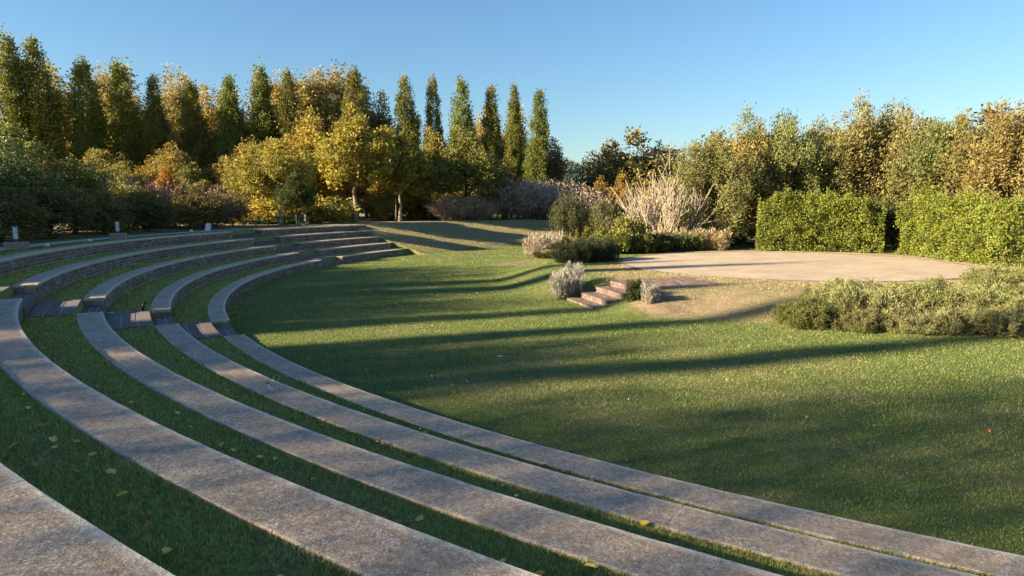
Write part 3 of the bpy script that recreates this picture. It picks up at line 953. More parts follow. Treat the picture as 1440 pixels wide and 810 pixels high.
ypop = [(-47.2, 78, 18.0, .9), (-40.0, 80, 19.1, 1.0), (-36.8, 82, 18.2, .9), (-28.6, 82, 18.3, 1.0), (-22.6, 82, 19.8, 1.2), (-33.2, 84, 19.2, 1.0), (-25.2, 84, 18.3, 1.1), (-17.5, 84, 17.4, 1.0), (-3.9, 86, 17.0, 1.1), (1.5, 86, 16.0, 1.1), (-44.5, 82, 17.0, 1.1), (-31.0, 80, 16.5, 1.2), (-20.0, 82, 17.2, 1.2), (-14.5, 84, 14.5, 1.1), (-7.2, 86, 14.0, 1.1), (-50.5, 84, 20.0, 1.2), (-52.0, 76, 19.0, 1.2), (-43.0, 76, 17.6, 1.1), (-37.2, 78, 16.8, 1.1), (-33.4, 78, 17.2, 1.1), (-26.4, 79, 17.6, 1.2), (-21.0, 78, 18.0, 1.3), (-23.0, 78, 17.0, 1.2), (-0.8, 82, 15.0, 1.0)]
YC = [(0.290, 0.227, 0.083), (0.330, 0.279, 0.112), (0.304, 0.235, 0.075), (0.396, 0.309, 0.060), (0.264, 0.213, 0.090), (0.343, 0.279, 0.090), (0.396, 0.294, 0.053), (0.264, 0.221, 0.075), (0.343, 0.294, 0.090), (0.370, 0.323, 0.075), (0.317, 0.255, 0.080), (0.352, 0.284, 0.060), (0.334, 0.265, 0.070), (0.317, 0.274, 0.080), (0.299, 0.265, 0.080)] + [(0.334, 0.284, 0.090), (0.352, 0.294, 0.080), (0.317, 0.270, 0.080)] * 3
order = sorted(range(len(ypop)), key=lambda i: ypop[i][0] / ypop[i][1])
for q, (x, y, zt, w) in enumerate(ypop):
    put(YPOP, q, 'autumn_poplar', x, y, (zt - 2.0) * 1.20, 17.5, w * 1.25, YC[q], 'thin yellow-brown autumn poplar, %s from the left behind the green poplars' % ORD[order.index(q)], 'tree', 'autumn poplars behind the green row')

# broadleaf trees of the middle ground: x, y, top z, width factor, colour, label
G1 = (.33, .29, .045); G2 = (.25, .225, .04); G3 = (.25, .235, .045); G4 = (.19, .195, .045)
broad = [
    (-18.1, 52, 8.9, 1.15, 0, G1, 'round yellow-green tree standing behind the green picnic tables'),
    (-15.4, 47.5, 6.0, .95, 1, (.085, .098, .028), 'small dark-crowned tree with bare trunk beside the green picnic tables'),
    (-14.2, 60, 12.2, 1.05, 3, G1, 'tall golden-green tree with pale trunk right of the picnic tables'),
    (-19.0, 64, 11.2, 1.1, 2, (.38, .29, .045), 'golden tree filling the gap left of the tall pale-trunked tree'),
    (-10.6, 63, 10.2, 1.0, 0, G2, 'olive-green tree just right of the tall pale-trunked tree'),
    (-8.0, 66, 9.6, 1.0, 1, (.25, .235, .055), 'lighter green tree below the twelfth poplar with slim pale trunk'),
    (-4.4, 66, 10.6, 1.15, 2, G4, 'dense dark green round tree below the thirteenth poplar'),
    (-23.5, 62, 9.0, 1.15, 2, G3, 'olive tree behind the twiggy bushes at the left of the tables'),
    (-30.0, 62, 7.2, 1.2, 1, G4, 'dark green tree in front of the sixth and seventh poplars'),
    (-36.5, 62, 7.5, 1.2, 0, G3, 'shaded olive tree in front of the fourth and fifth poplars'),
    (-33.5, 66, 9.6, 1.2, 3, (.30, .235, .05), 'golden olive tree in front of the sixth poplar'),
    (-40.5, 66, 9.4, 1.2, 0, (.27, .225, .05), 'golden olive tree in front of the fourth poplar'),
    (-26.5, 68, 10.2, 1.2, 1, (.31, .245, .05), 'golden olive tree in front of the eighth poplar'),
    (-1.0, 72, 8.2, 1.0, 1, (.20, .185, .05), 'low olive tree at the feet of the last poplars'),
]
for q, (x, y, zt, w, v, c, lab) in enumerate(broad):
    put(BROAD, v, 'broadleaf_tree', x, y, zt - gz(x, y), 9.0, w, c, lab, 'tree', 'broadleaf trees beyond the top row')

fill = [(-51.0, 73, 11.5), (-46.5, 74, 12.0), (-42.0, 75, 11.5), (-37.0, 76, 11.0), (-32.5, 78, 11.5), (-28.0, 79, 12.0), (-22.0, 74, 12.0), (-17.5, 80, 11.0), (-13.0, 72, 9.5), (-8.5, 74, 9.5), (-3.5, 82, 9.0), (1.0, 82, 8.0)]
for q, (x, y, H) in enumerate(fill):
    put(BROAD, q + 1, 'golden_tree', x, y, H, 9.0, .85, (.30 + .04 * (q % 3), .255 + .02 * (q % 3), .05), 'golden-olive tree among the poplar trunks, %s from the left' % ORD[q], 'tree', 'golden trees among the poplars')

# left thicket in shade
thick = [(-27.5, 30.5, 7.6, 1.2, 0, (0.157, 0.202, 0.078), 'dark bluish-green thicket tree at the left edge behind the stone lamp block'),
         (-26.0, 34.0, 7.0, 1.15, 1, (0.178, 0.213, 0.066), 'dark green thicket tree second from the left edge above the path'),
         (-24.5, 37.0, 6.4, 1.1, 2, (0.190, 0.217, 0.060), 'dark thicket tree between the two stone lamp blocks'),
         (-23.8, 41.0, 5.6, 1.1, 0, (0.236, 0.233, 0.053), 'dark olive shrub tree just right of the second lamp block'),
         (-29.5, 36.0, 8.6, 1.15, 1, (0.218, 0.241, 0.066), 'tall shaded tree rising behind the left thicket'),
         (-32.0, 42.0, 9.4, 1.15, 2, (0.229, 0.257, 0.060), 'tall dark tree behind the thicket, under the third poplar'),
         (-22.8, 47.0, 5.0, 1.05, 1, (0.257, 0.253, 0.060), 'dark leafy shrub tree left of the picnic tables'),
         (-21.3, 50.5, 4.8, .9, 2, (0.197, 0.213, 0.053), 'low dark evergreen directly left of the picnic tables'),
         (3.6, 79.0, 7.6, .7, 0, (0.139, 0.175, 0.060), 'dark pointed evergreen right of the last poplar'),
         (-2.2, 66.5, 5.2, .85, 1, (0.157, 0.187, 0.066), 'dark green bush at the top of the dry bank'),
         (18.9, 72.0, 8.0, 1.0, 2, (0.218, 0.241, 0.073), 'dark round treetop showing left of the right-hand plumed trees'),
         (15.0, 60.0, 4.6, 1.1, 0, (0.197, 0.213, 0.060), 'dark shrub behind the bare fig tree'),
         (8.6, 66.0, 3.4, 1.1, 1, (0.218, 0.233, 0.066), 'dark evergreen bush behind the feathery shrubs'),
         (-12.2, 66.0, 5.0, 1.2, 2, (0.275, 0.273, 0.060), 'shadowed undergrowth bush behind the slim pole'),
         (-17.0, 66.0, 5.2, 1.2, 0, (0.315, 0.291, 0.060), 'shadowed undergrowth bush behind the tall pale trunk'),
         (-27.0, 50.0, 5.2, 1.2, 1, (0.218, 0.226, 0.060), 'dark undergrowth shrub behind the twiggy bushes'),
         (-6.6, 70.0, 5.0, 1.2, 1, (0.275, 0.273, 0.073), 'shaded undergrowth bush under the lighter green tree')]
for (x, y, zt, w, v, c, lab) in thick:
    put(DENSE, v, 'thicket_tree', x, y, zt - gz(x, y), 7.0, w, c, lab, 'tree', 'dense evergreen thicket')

under = [(-58, 90), (-50, 92), (-42, 88), (-34, 90), (-27, 92), (-21, 88), (-15, 90), (-9, 91), (-3, 90), (26, 84), (31, 84), (22, 80), (29, 78), (36, 74), (-13, 70), (-20, 70), (-9.5, 72), (-26, 66), (-4.5, 72)]
for q, (x, y) in enumerate(under):
    put(DENSE, q, 'undergrowth_shrub', x, y, 6.2 if q < 14 else 4.4, 7.0, 1.9 if q < 14 else 1.5, (.25 + .06 * (q % 3), .215 + .04 * (q % 3), .05), 'dense undergrowth shrub closing the gaps beneath the far trees, %s of the belt' % ORD[q], 'shrub', 'undergrowth belt beneath the far trees')
darks = [(14.2, 42.6, 2.6, 'between the fig and the long hedge'), (22.4, 40.3, 3.4, 'in the gap between the two hedges'), (24.3, 38.6, 3.4, 'behind the left end of the short hedge'), (18.2, 42.6, 3.6, 'behind the middle of the long hedge'), (23.9, 27.0, 2.6, 'at the right end of the short hedge'), (12.2, 46.5, 3.0, 'under the leftmost plumed evergreen')]  # bushes added as dark fill where brightness showed through the hedge gaps
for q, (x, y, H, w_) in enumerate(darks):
    put(DENSE, q, 'dark_filler_bush', x, y, H, 7.0, 1.15, (.075, .08, .028), 'dark filler bush added ' + w_, 'bush', 'dark filler bushes among the hedges')

low = [(-20.6, 24.5, 'left of the first lamp block'), (-21.6, 28.0, 'between the first two lamp blocks'), (-22.0, 31.5, 'behind the second lamp block'), (-21.8, 35.5, 'right of the second lamp block'), (-21.6, 39.5, 'behind the leaning marker stone'), (-20.9, 44.0, 'just left of the picnic tables')]
for q, (x, y, w_) in enumerate(low):
    put(DENSE, q + 1, 'low_thicket_bush', x, y, 2.3 + .3 * (q % 3), 7.0, 1.5, (.155 + .03 * (q % 2), .145 + .01 * (q % 2), .045), 'low dark bush at the foot of the thicket, ' + w_, 'bush', 'low bushes along the path')

# far evergreens and small autumn trees behind the bare fig
far = [(15.2, 82, 12.4, 1.2, 0, (.20, .17, .05), 'tallest lobed evergreen far behind the bare fig'),
       (12.4, 84, 11.6, 1.0, 1, (.15, .14, .05), 'lobed evergreen left of the tallest one behind the fig'),
       (18.2, 83, 11.4, 1.05, 2, (.18, .155, .05), 'lobed evergreen right of the tallest one behind the fig')]
for (x, y, zt, w, v, c, lab) in far:
    put(DENSE, v, 'evergreen_tree', x, y, zt - gz(x, y), 7.0, w, c, lab, 'tree', 'lobed evergreens behind the fig')
put(BROAD, 3, 'autumn_tree', 9.6, 72, 6.4 - gz(9.6, 72), 9.0, .9, (.30, .22, .05), 'small pale yellow autumn tree under the wooded hill', 'tree', 'small autumn trees behind the bank')
put(BROAD, 1, 'autumn_tree', 11.6, 70, 6.9 - gz(11.6, 70), 9.0, .75, (.30, .205, .045), 'small orange-tipped autumn tree left of the bare fig', 'tree', 'small autumn trees behind the bank')
put(BROAD, 0, 'autumn_tree', 14.0, 70, 6.0 - gz(14, 70), 9.0, .9, (.28, .21, .04), 'small yellow autumn tree directly behind the bare fig', 'tree', 'small autumn trees behind the bank')
put(YPOP, 1, 'arching_tree', 4.6, 80, 12.2, 17.5, 1.5, (.22, .17, .07), 'sparse arching tree leaning out right of the last poplar', 'tree', None)

# twiggy shrubs
for (x, y, zt, w, v, c, lab) in [
    (-27.6, 44.5, 6.3, 1.25, 0, (.26, .19, .125), 'pale brown leafless bush above the dark shrubs at left'),
    (-25.0, 46.0, 6.1, 1.2, 1, (.24, .17, .115), 'leafless brown bush beside the orange-leaved sapling'),
    (-22.6, 48.5, 5.6, 1.1, 0, (.25, .17, .10), 'leafless bush left of the round yellow-green tree'),
    (-5.6, 64.0, 5.0, 1.1, 1, (.36, .26, .17), 'low brown twiggy bush under the dense dark green tree'),
    (-3.4, 64.5, 4.9, 1.1, 0, (.34, .25, .16), 'low brown twiggy bush at the lip of the dry bank'),
    (0.2, 70.0, 7.0, 1.1, 0, (.42, .32, .225), 'pinkish leafless bush below the fifteenth poplar'),
    (2.6, 70.0, 7.1, 1.1, 1, (.42, .32, .225), 'pinkish leafless bush below the last poplar'),
    (5.0, 70.5, 6.9, 1.1, 0, (.42, .32, .225), 'pinkish leafless bush under the arching tree'),
    (7.0, 68.0, 6.0, 1.0, 1, (.42, .32, .225), 'pinkish leafless bush at the right end of the bank')]:
    put(TWIG, v, 'twiggy_bush', x, y, zt - gz(x, y), 3.2, w, c, lab, 'bush', 'leafless twiggy bushes', stem_name='stems')
put(BROAD, 2, 'orange_sapling', -25.6, 49.5, 6.2 - 2, 9.0, .9, (.42, .22, .03), 'orange-leaved sapling among the brown leafless bushes', 'tree', None)
put(SH['leafy'], 1, 'orange_sapling', -26.2, 37.6, 2.6, 1.3, .5, (.40, .19, .03), 'small orange-leaved shoot in the dark left thicket', 'bush', None, dz=1.6)
for (x, y, H, w, c, lab) in [
    (-19.6, 56.0, 2.6, 1.6, (.36, .30, .04), 'sunlit yellow bush seen under the trees behind the tables'),
    (-22.6, 57.0, 2.5, 1.6, (.34, .28, .04), 'sunlit yellow bush seen left behind the tables'),
    (-17.0, 57.0, 2.4, 1.6, (.32, .28, .05), 'sunlit yellow-green bush right behind the tables')]:
    put(SH['leafy'], 0, 'yellow_bush', x, y, H, 1.3, w, c, lab, 'bush', 'sunlit bushes behind the picnic tables')

# feathery tamarisk-like shrubs at the right end of the bank
for q, (x, y, H, w, c, lab) in enumerate([
    (5.3, 60.5, 3.7, .85, (.085, .09, .04), 'grey-green feathery shrub at the right end of the dry bank'),
    (7.4, 61.0, 3.6, .9, (.08, .085, .036), 'second feathery shrub right of the dry bank, behind the upright shoots'),
    (9.0, 59.0, 3.8, 1.0, (.15, .145, .06), 'feathery shrub just left of the bare fig'),
    (10.8, 57.0, 3.3, 1.0, (.12, .12, .05), 'shaded feathery shrub behind the bare fig stems'),
    (13.3, 52.0, 3.2, 1.0, (.12, .12, .045), 'feathery shrub between the fig and the plumed trees')]):
    put(SH['feather'], q, 'feathery_shrub', x, y, H, 3.7, w * 1.15, c, lab, 'shrub', 'feathery shrubs by the bank', stem_name='stems')

# plumed trees on the right
PC = [(.200, .182, .054), (.228, .190, .058), (.185, .178, .052), (.160, .165, .048)]
plume = [(13.0, 43.5, 7.6, 1.0, 'leftmost plumed evergreen, right beside the bare fig'),
         (15.6, 45.5, 9.0, .95, 'tall plumed evergreen second from the fig'),
         (18.0, 46.0, 9.9, .95, 'tall plumed evergreen behind the left end of the long hedge'),
         (20.6, 46.0, 8.6, 1.0, 'plumed evergreen behind the middle of the long hedge'),
         (22.9, 46.0, 9.9, .95, 'plumed evergreen behind the right part of the long hedge'),
         (25.2, 45.5, 10.5, .95, 'tallest plumed evergreen with a lone spire behind the hedge gap'),
         (26.3, 42.5, 8.4, 1.0, 'plumed evergreen just right of the hedge gap'),
         (26.4, 39.5, 8.4, 1.0, 'plumed evergreen behind the short hedge'),
         (26.6, 37.0, 8.3, 1.0, 'plumed evergreen second from the right edge'),
         (26.6, 34.0, 9.0, 1.05, 'plumed evergreen at the right edge above the short hedge'),
         (26.2, 30.5, 8.2, 1.0, 'plumed evergreen cut by the right edge of the view')]
for q, (x, y, zt, w, lab) in enumerate(plume):
    c = tuple(a * gr_.uniform(.9, 1.12) for a in PC[q % 4])
    put(PLUME, q + q // 4, 'plumed_evergreen', x, y, (zt - gz(x, y)) * 1.04, 9.0, w * 1.15, c, lab, 'tree', 'plumed evergreens around the stage', keep=True)
for q, (x, y, H, lab) in enumerate([(14.4, 47.5, 7.2, 'leftmost, behind the first plumed evergreens'), (17.0, 48.5, 7.4, 'second from the left'), (19.6, 48.5, 7.2, 'third from the left'), (22.0, 48.5, 7.4, 'fourth from the left'), (24.4, 48.0, 7.4, 'fifth from the left'), (27.6, 44.5, 7.8, 'sixth from the left'), (28.4, 40.0, 7.8, 'seventh from the left'), (28.6, 36.0, 7.2, 'last at the right edge')]):
    put(DENSE, q, 'evergreen_filler_tree', x, y, H * 1.08, 7.0, 1.1, (.135, .138, .040), 'dense green tree closing the gaps between the plumed evergreens, ' + lab, 'tree', 'green trees behind the plumed evergreens')
put(DENSE, 1, 'round_pine', 32.2, 52, 9.9 - .6, 7.0, .75, (.075, .105, .022), 'round green pine top peeping over the plumed trees', 'tree', None)

# ------------------------------------------------------------------ clipped laurel hedges
def hedge(p0, p1, h, thick_, seed, label, n=9500):
    g = np.random.default_rng(seed)
    p0 = np.array(p0); p1 = np.array(p1); L = np.linalg.norm(p1 - p0)
    ax = (p1 - p0) / L; nx = np.array([-ax[1], ax[0]])
    s = g.random(n) * L; hh = g.random(n)
    hl = h * (0.78 + 0.46 * fbm(s * 0.8, s * 0 + seed, seed))
    hl = hl * (.80 + .20 * smooth(0, .9, s) * (1 - smooth(L - .9, L, s)))
    face = g.random(n)
    t = np.where(face < .42, -1, np.where(face < .7, 1, g.uniform(-1, 1, n)))
    top = (face >= .7) & (face < .88)
    hh = np.where(top, 1.0 + np.abs(0.07 * g.normal(size=n)) * (fbm(s * 2.5, s * 0, seed + 5) > .5) + .02 * g.normal(size=n), hh)
    s = np.where(face > .92, np.where(g.random(n) < .5, 0, L), s)
    wob = 0.62 * (fbm(s * 1.6, hh * h * 1.6, seed + 3) - .5) * 2
    depth = t * (thick_ / 2 + wob) * (1 - 0.12 * hh) + g.normal(size=n) * .09
    s = s + g.normal(size=n) * .05
    P = np.stack([p0[0] + ax[0] * s + nx[0] * depth, p0[1] + ax[1] * s + nx[1] * depth, hh * hl], 1)
    P[:, 2] += g.normal(size=n) * .05
    D = np.stack([nx[0] * np.sign(t), nx[1] * np.sign(t), np.full(n, .5)], 1) * .6 + g.normal(size=(n, 3)) * .55
    rnd = np.clip(.75 * fbm(s * 2.2, hh * 6, seed + 9) - .1 + .45 * g.random(n), 0, 1)
    tint = g.random(n)
    hol = fbm(s * 1.9 + 9, hh * h * 1.9, seed + 21)
    kp = (hol < .60) | (g.random(n) < .35) 
    P, D, rnd, tint = P[kp], D[kp], rnd[kp], tint[kp]; n = len(P)
    V, F = leaf_quads(P, D, .115 * g.uniform(.6, 1.4, n), .062 * g.uniform(.7, 1.3, n), g)
    o = tag(empty('clipped_hedge', (0, 0, SZ - 0.02)), label, 'hedge', 'clipped hedges behind the stage')
    c = obj('foliage', mesh_np('hedge_foliage', V, F, M['waxy'], {'rnd': np.repeat(rnd, 4), 'tint': np.repeat(tint, 4)}), o)
    c.color = (.165, .205, .030, 1)
    mb = MB(); r_ = random.Random(seed)
    for q in range(int(L / .55)):
        b = p0 + ax * (q + .5) * .55
        for e in range(4):
            mb.tube(limb_pts((b[0], b[1], -.1), (b[0] + r_.uniform(-.4, .4), b[1] + r_.uniform(-.4, .4), h * r_.uniform(.6, .9)), r_, .02, 4, .2), [.03, .026, .02, .014, .008], 5)
    mb.build('stems', M['bark'], o)
    return o
hedge((15.15, 40.6), (21.3, 38.0), 3.0, 1.3, 21, 'long clipped laurel hedge along the back of the stage', 42000)
hedge((22.2, 36.6), (22.0, 28.6), 2.85, 1.3, 22, 'shorter clipped laurel hedge right of the dark gap', 42000)

# ------------------------------------------------------------------ bare fig tree
def fig():
    r_ = random.Random(77); g = np.random.default_rng(77)
    mb = MB(); tips = []
    def grow(p, d, L, r, lvl):
        n = 4; pts = [p]; q = Vector(p); dd = Vector(d).normalized()
        for k_ in range(n):
            dd = (dd + Vector((r_.uniform(-1, 1), r_.uniform(-1, 1), r_.uniform(-.6, .9))) * .17).normalized()
            if lvl >= 1: dd = (dd + Vector((0, 0, .07))).normalized()
            q = q + dd * L / n; pts.append(q.copy())
        mb.tube(pts, [r * (1 - .42 * k_ / n) for k_ in range(n + 1)], 7 if lvl < 2 else 5)
        if lvl == 3 or L < .28:
            tips.append((pts[-1], dd)); return
        kids = [4, 4, 4, 3][lvl]
        for c in range(kids):
            t = r_.uniform(.45, 1.0) if c else 1.0
            b = pts[min(n, int(t * n))]
            sp = .35 if c == 0 else 1.0
            nd = (dd + Vector((r_.uniform(-1, 1), r_.uniform(-1, 1), r_.uniform(-.5, .6))) * sp).normalized()
            grow(b, nd, L * r_.uniform(.68, 1.02), r * (.66 if c == 0 else .58), lvl + 1)
    for s in range(9):
        a = 2.4 * s + .3; out = .15 + 1.9 * (s % 3) / 2
        grow(Vector((.22 * math.cos(a), .22 * math.sin(a), -.1)), (out * math.cos(a), out * math.sin(a), 1), r_.uniform(1.3, 1.7), .10, 0)
    o = tag(empty('fig_tree', (9.6, 43.2, gz(9.6, 43.2))), 'bare many-stemmed fig tree with pale branches left of the plumed trees', 'tree')
    o.scale = (.88, .88, 1.22)
    mb.build('branches', M['figbark'], o, True)
    sel = [t for t in tips if r_.random() < .30]
    P = np.array([tuple(t[0]) for t in sel]) + g.normal(size=(len(sel), 3)) * .04
    D = np.array([tuple(t[1]) for t in sel]) + g.normal(size=(len(sel), 3)) * .6 + np.array([0, 0, -.3])
    V, F = leaf_quads(P, D, .15, .12, g)
    n = len(sel)
    c = obj('leaves', mesh_np('fig_leaves', V, F, M['leaf'], {'rnd': np.repeat(g.random(n), 4), 'tint': np.repeat(g.random(n), 4)}), o)
    c.color = (.42, .32, .05, 1)
    return o
fig()

# ------------------------------------------------------------------ planting beds
def sh(kind, v, name, x, y, H, w, colour, label, group=None, dz=0):
    ref = {'leafy': 1.35, 'spray': .85, 'rosemary': 1.2, 'upright': 1.85, 'feather': 3.7}[kind]
    return put(SH[kind], v, name, x, y, H, ref, w, colour, label, 'shrub', group, dz, stem_name='stems')
SIL = (.40, .34, .25)
sh('spray', 0, 'silver_shrub', 2.15, 44.6, 1.7, .85, SIL, 'large pale silver shrub at the left end of the flower bed', 'pale shrubs of the flower bed')
sh('upright', 0, 'upright_shrub', 4.6, 44.6, 2.0, 1.1, (.26, .25, .06), 'tall stiff yellow-green shoots rising from the flower bed')
for q, (x, y, H) in enumerate([(2.7, 43.2, .75), (3.7, 43.0, .8), (4.7, 42.8, .85), (5.7, 42.5, .8), (6.5, 42.2, .75)]):
    sh('spray', q, 'low_pale_shrub', x, y, H, 1.25, (.40, .30, .20), 'low pale shrub of the flower bed row, %s from the silver shrub' % ORD[q], 'low pale row of the flower bed')
for q, (x, y) in enumerate([(2.0, 42.6), (2.9, 42.2), (4.1, 42.0)]):
    sh('leafy', q, 'edging_plant', x, y, .55, 1.4, (.095, .095, .02), 'leafy green edging plant %s along the flower bed front' % ['at the left end', 'in the middle', 'at the right end'][q], 'green edging of the flower bed')
sh('rosemary', 0, 'dark_shrub', 3.1, 32.4, 1.25, .75, (.040, .052, .022), 'dark green shrub left of two behind the silver lavender', 'dark shrubs behind the lavender')
sh('rosemary', 1, 'dark_shrub', 4.3, 33.4, 1.3, .75, (.045, .055, .022), 'dark green shrub right of two behind the silver lavender', 'dark shrubs behind the lavender')
for q, (x, y, H, c, lab) in enumerate([
    (5.9, 38.2, 1.55, (.15, .175, .03), 'bright green broad-leaved bush at the left of the stage border'),
    (6.9, 39.0, 2.3, (.20, .19, .04), 'taller yellow-green bush in front of the fig'),
    (7.3, 38.4, 1.2, (.10, .13, .03), 'green bush second in the stage border'),
    (8.5, 39.2, 1.15, (.08, .105, .028), 'green bush third in the stage border below the fig'),
    (9.7, 39.8, 1.1, (.085, .11, .03), 'green bush fourth in the stage border'),
    (10.9, 40.2, 1.05, (.10, .12, .03), 'green bush last in the stage border')]):
    sh('leafy', q, 'border_bush', x, y, H, 1.0 if H < 2 else .6, c, lab, 'leafy bushes of the stage border')
for q, (x, y) in enumerate([(9.0, 40.8), (10.3, 41.2), (11.5, 41.4), (12.4, 41.2)]):
    sh('spray', q, 'pale_grass_shrub', x, y, 1.25, 1.0, (.36, .29, .15), 'pale straw-coloured shrub behind the stage border, %s from the left' % ORD[q], 'straw-coloured shrubs under the fig')
sh('spray', 1, 'lavender_bush', 2.15, 24.45, .95, .62, (.36, .34, .29), 'silver-grey lavender bush left of the brick steps', 'lavender beside the steps')
sh('spray', 2, 'lavender_bush', 1.80, 24.0, .7, .6, (.34, .32, .27), 'smaller silver lavender spilling onto the lawn left of the steps', 'lavender beside the steps')
sh('leafy', 2, 'ivy_bush', 3.95, 21.05, .66, .55, (.055, .075, .018), 'dark green leafy bush right of the brick steps')
sh('spray', 0, 'small_silver_shrub', 4.4, 20.75, .60, .5, (.36, .33, .27), 'small silver shrub beside the bare earth right of the steps')
# mounded shrubs in front of the stage
for q, (x, y, H, w, c, lab) in enumerate([
    (8.35, 18.30, 0.80, 1.06, (0.121, 0.133, 0.035), 'leftmost mounded grey-green bush in front of the stage'),
    (9.30, 17.65, 0.65, 1.01, (0.172, 0.171, 0.061), 'low front bush beside the leftmost mounded bush'),
    (10.00, 18.85, 1.03, 1.19, (0.229, 0.240, 0.093), 'mounded pale grey-green bush second from the bare slope'),
    (10.90, 17.45, 0.76, 1.19, (0.211, 0.209, 0.083), 'front mounded bush in the middle of the bed'),
    (11.90, 18.75, 0.95, 1.19, (0.194, 0.209, 0.068), 'mounded bush in the middle of the bed, back row'),
    (12.60, 17.25, 0.76, 1.19, (0.206, 0.202, 0.078), 'front mounded bush third from the right edge'),
    (13.80, 18.35, 0.95, 1.25, (0.211, 0.227, 0.083), 'mounded bush near the right edge, back row'),
    (14.20, 17.05, 0.76, 1.19, (0.183, 0.189, 0.064), 'front mounded bush near the right edge'),
    (15.80, 18.15, 0.95, 1.25, (0.206, 0.214, 0.078), 'mounded bush cut by the right edge of the view'),
    (15.70, 20.15, 1.03, 1.25, (0.217, 0.227, 0.078), 'mounded bush behind the row near the stage kerb'),
    (17.40, 19.35, 0.99, 1.25, (0.206, 0.214, 0.078), 'mounded bush beyond the right edge')]):
    sh('rosemary', q, 'mounded_bush', x, y, H, w, c, lab, 'mounded bushes in front of the stage')


# ------------------------------------------------------------------ unseen trees left of and behind the viewer, placed and shaped to shade the lawn
THIN = []  # crowns thinned so some sun leaks through and lightens the shade
for q in range(9):
    r_ = random.Random(700 + q)
    lobes = []
    for s_ in range(14):
        a = 2.4 * s_; d = 0.3 + 1.9 * math.sqrt((s_ + .3) / 14)
        z0 = r_.uniform(-.2, 2.4) if s_ > 3 else r_.uniform(2, 3)
        lobes.append(Lobe(d * math.cos(a), d * math.sin(a), z0, z0 + r_.uniform(2.6, 3.9), r_.uniform(.9, 1.3), 0.5, (.2 * math.cos(a), .2 * math.sin(a)), 0.7))
    cm = crown_mesh('open_crown', lobes, 15000 if q < 3 else (4000 if q < 6 else 9000), 1, 0.5, 0.125 if q < 3 else .09, 0.09 if q < 3 else .065, 720 + q, M['leaf'], up=0.2, out=0.5, rand=1.0, shell=0.05)
    tm = trunk_mesh('open_trunk', 5.2, 0.12, lobes, 740 + q, M['bark'], fork=0.2)
    THIN.append((tm, cm))
# (lateral position across the light, how far over the lawn the tree's shade reaches, distance from the centre of the seating)
shade = [(-26, 30, 66), (-19, 30, 64), (-13, 30, 62), (-8, 30, 60), (-4, 30, 58), (-.5, 30, 56), (2.6, 28, 54), (5.4, 26, 54), (7.4, 24, 53), (8.8, 20, 54), (10.0, 9, 53), (11.3, 0.0, 52), (12.9, 8.5, 53), (13.7, 11.0, 56), (14.4, 12, 54), (15.2, 10.5, 52),
         (16.8, -1, 52), (18.6, -1.5, 53), (20.2, 8.5, 52), (21.1, 10, 56), (22.0, 10.5, 53), (22.9, 10.5, 57), (23.8, 10.5, 52), (25.8, 9.5, 54), (27.8, 12, 52), (29.8, 12.5, 53), (31.8, 12, 54), (33.8, 13, 52), (36.0, 14, 55)]
ca, sa = math.cos(SUN_AZ), math.sin(SUN_AZ)
Cs, Ct = CX * ca + CY * sa, -CX * sa + CY * ca
ORD2 = ORD
for q, (t, s_end, R) in enumerate(shade):
    s_ = Cs - math.sqrt(max(R * R - (Ct - t) ** 2, 4))
    x, y = s_ * ca - t * sa, s_ * sa + t * ca
    H = max((s_end - s_) * math.tan(SUN_EL) - 2.0, 1.2)
    wx = 7.0 / H * (0.95 if t > 24 else (0.62 if t > 8.5 else 1.1))
    put(THIN[:3] if t > 9.5 else (THIN[3:6] if t < 3 else THIN[6:]), q, 'shade_tree', x, y, H, 7.0, wx, (.10, .10, .03), 'unseen shade tree, crown and height shaped for the shade on the lawn, %s along the path from behind the viewer' % ORD2[q], 'tree', 'unseen shade trees left of the viewer')
for q, (t, s_end, R) in enumerate([(25.6, 24, 62), (28.4, 20, 63), (12.1, 20, 63), (16.3, 17, 62), (19.4, 16, 62)]):  # slim poplars added out of view to cast shadow streaks
    s_ = Cs - math.sqrt(R * R - (Ct - t) ** 2)
    x, y = s_ * ca - t * sa, s_ * sa + t * ca
    H = (s_end - s_) * math.tan(SUN_EL) - 2.0
    put(POP, q, 'poplar_tree', x, y, H, 17.0, .5, POPG, 'slim poplar added out of view to cast a shadow streak, %s of the row' % ORD[q], 'tree', 'slim poplars added for shadow streaks')

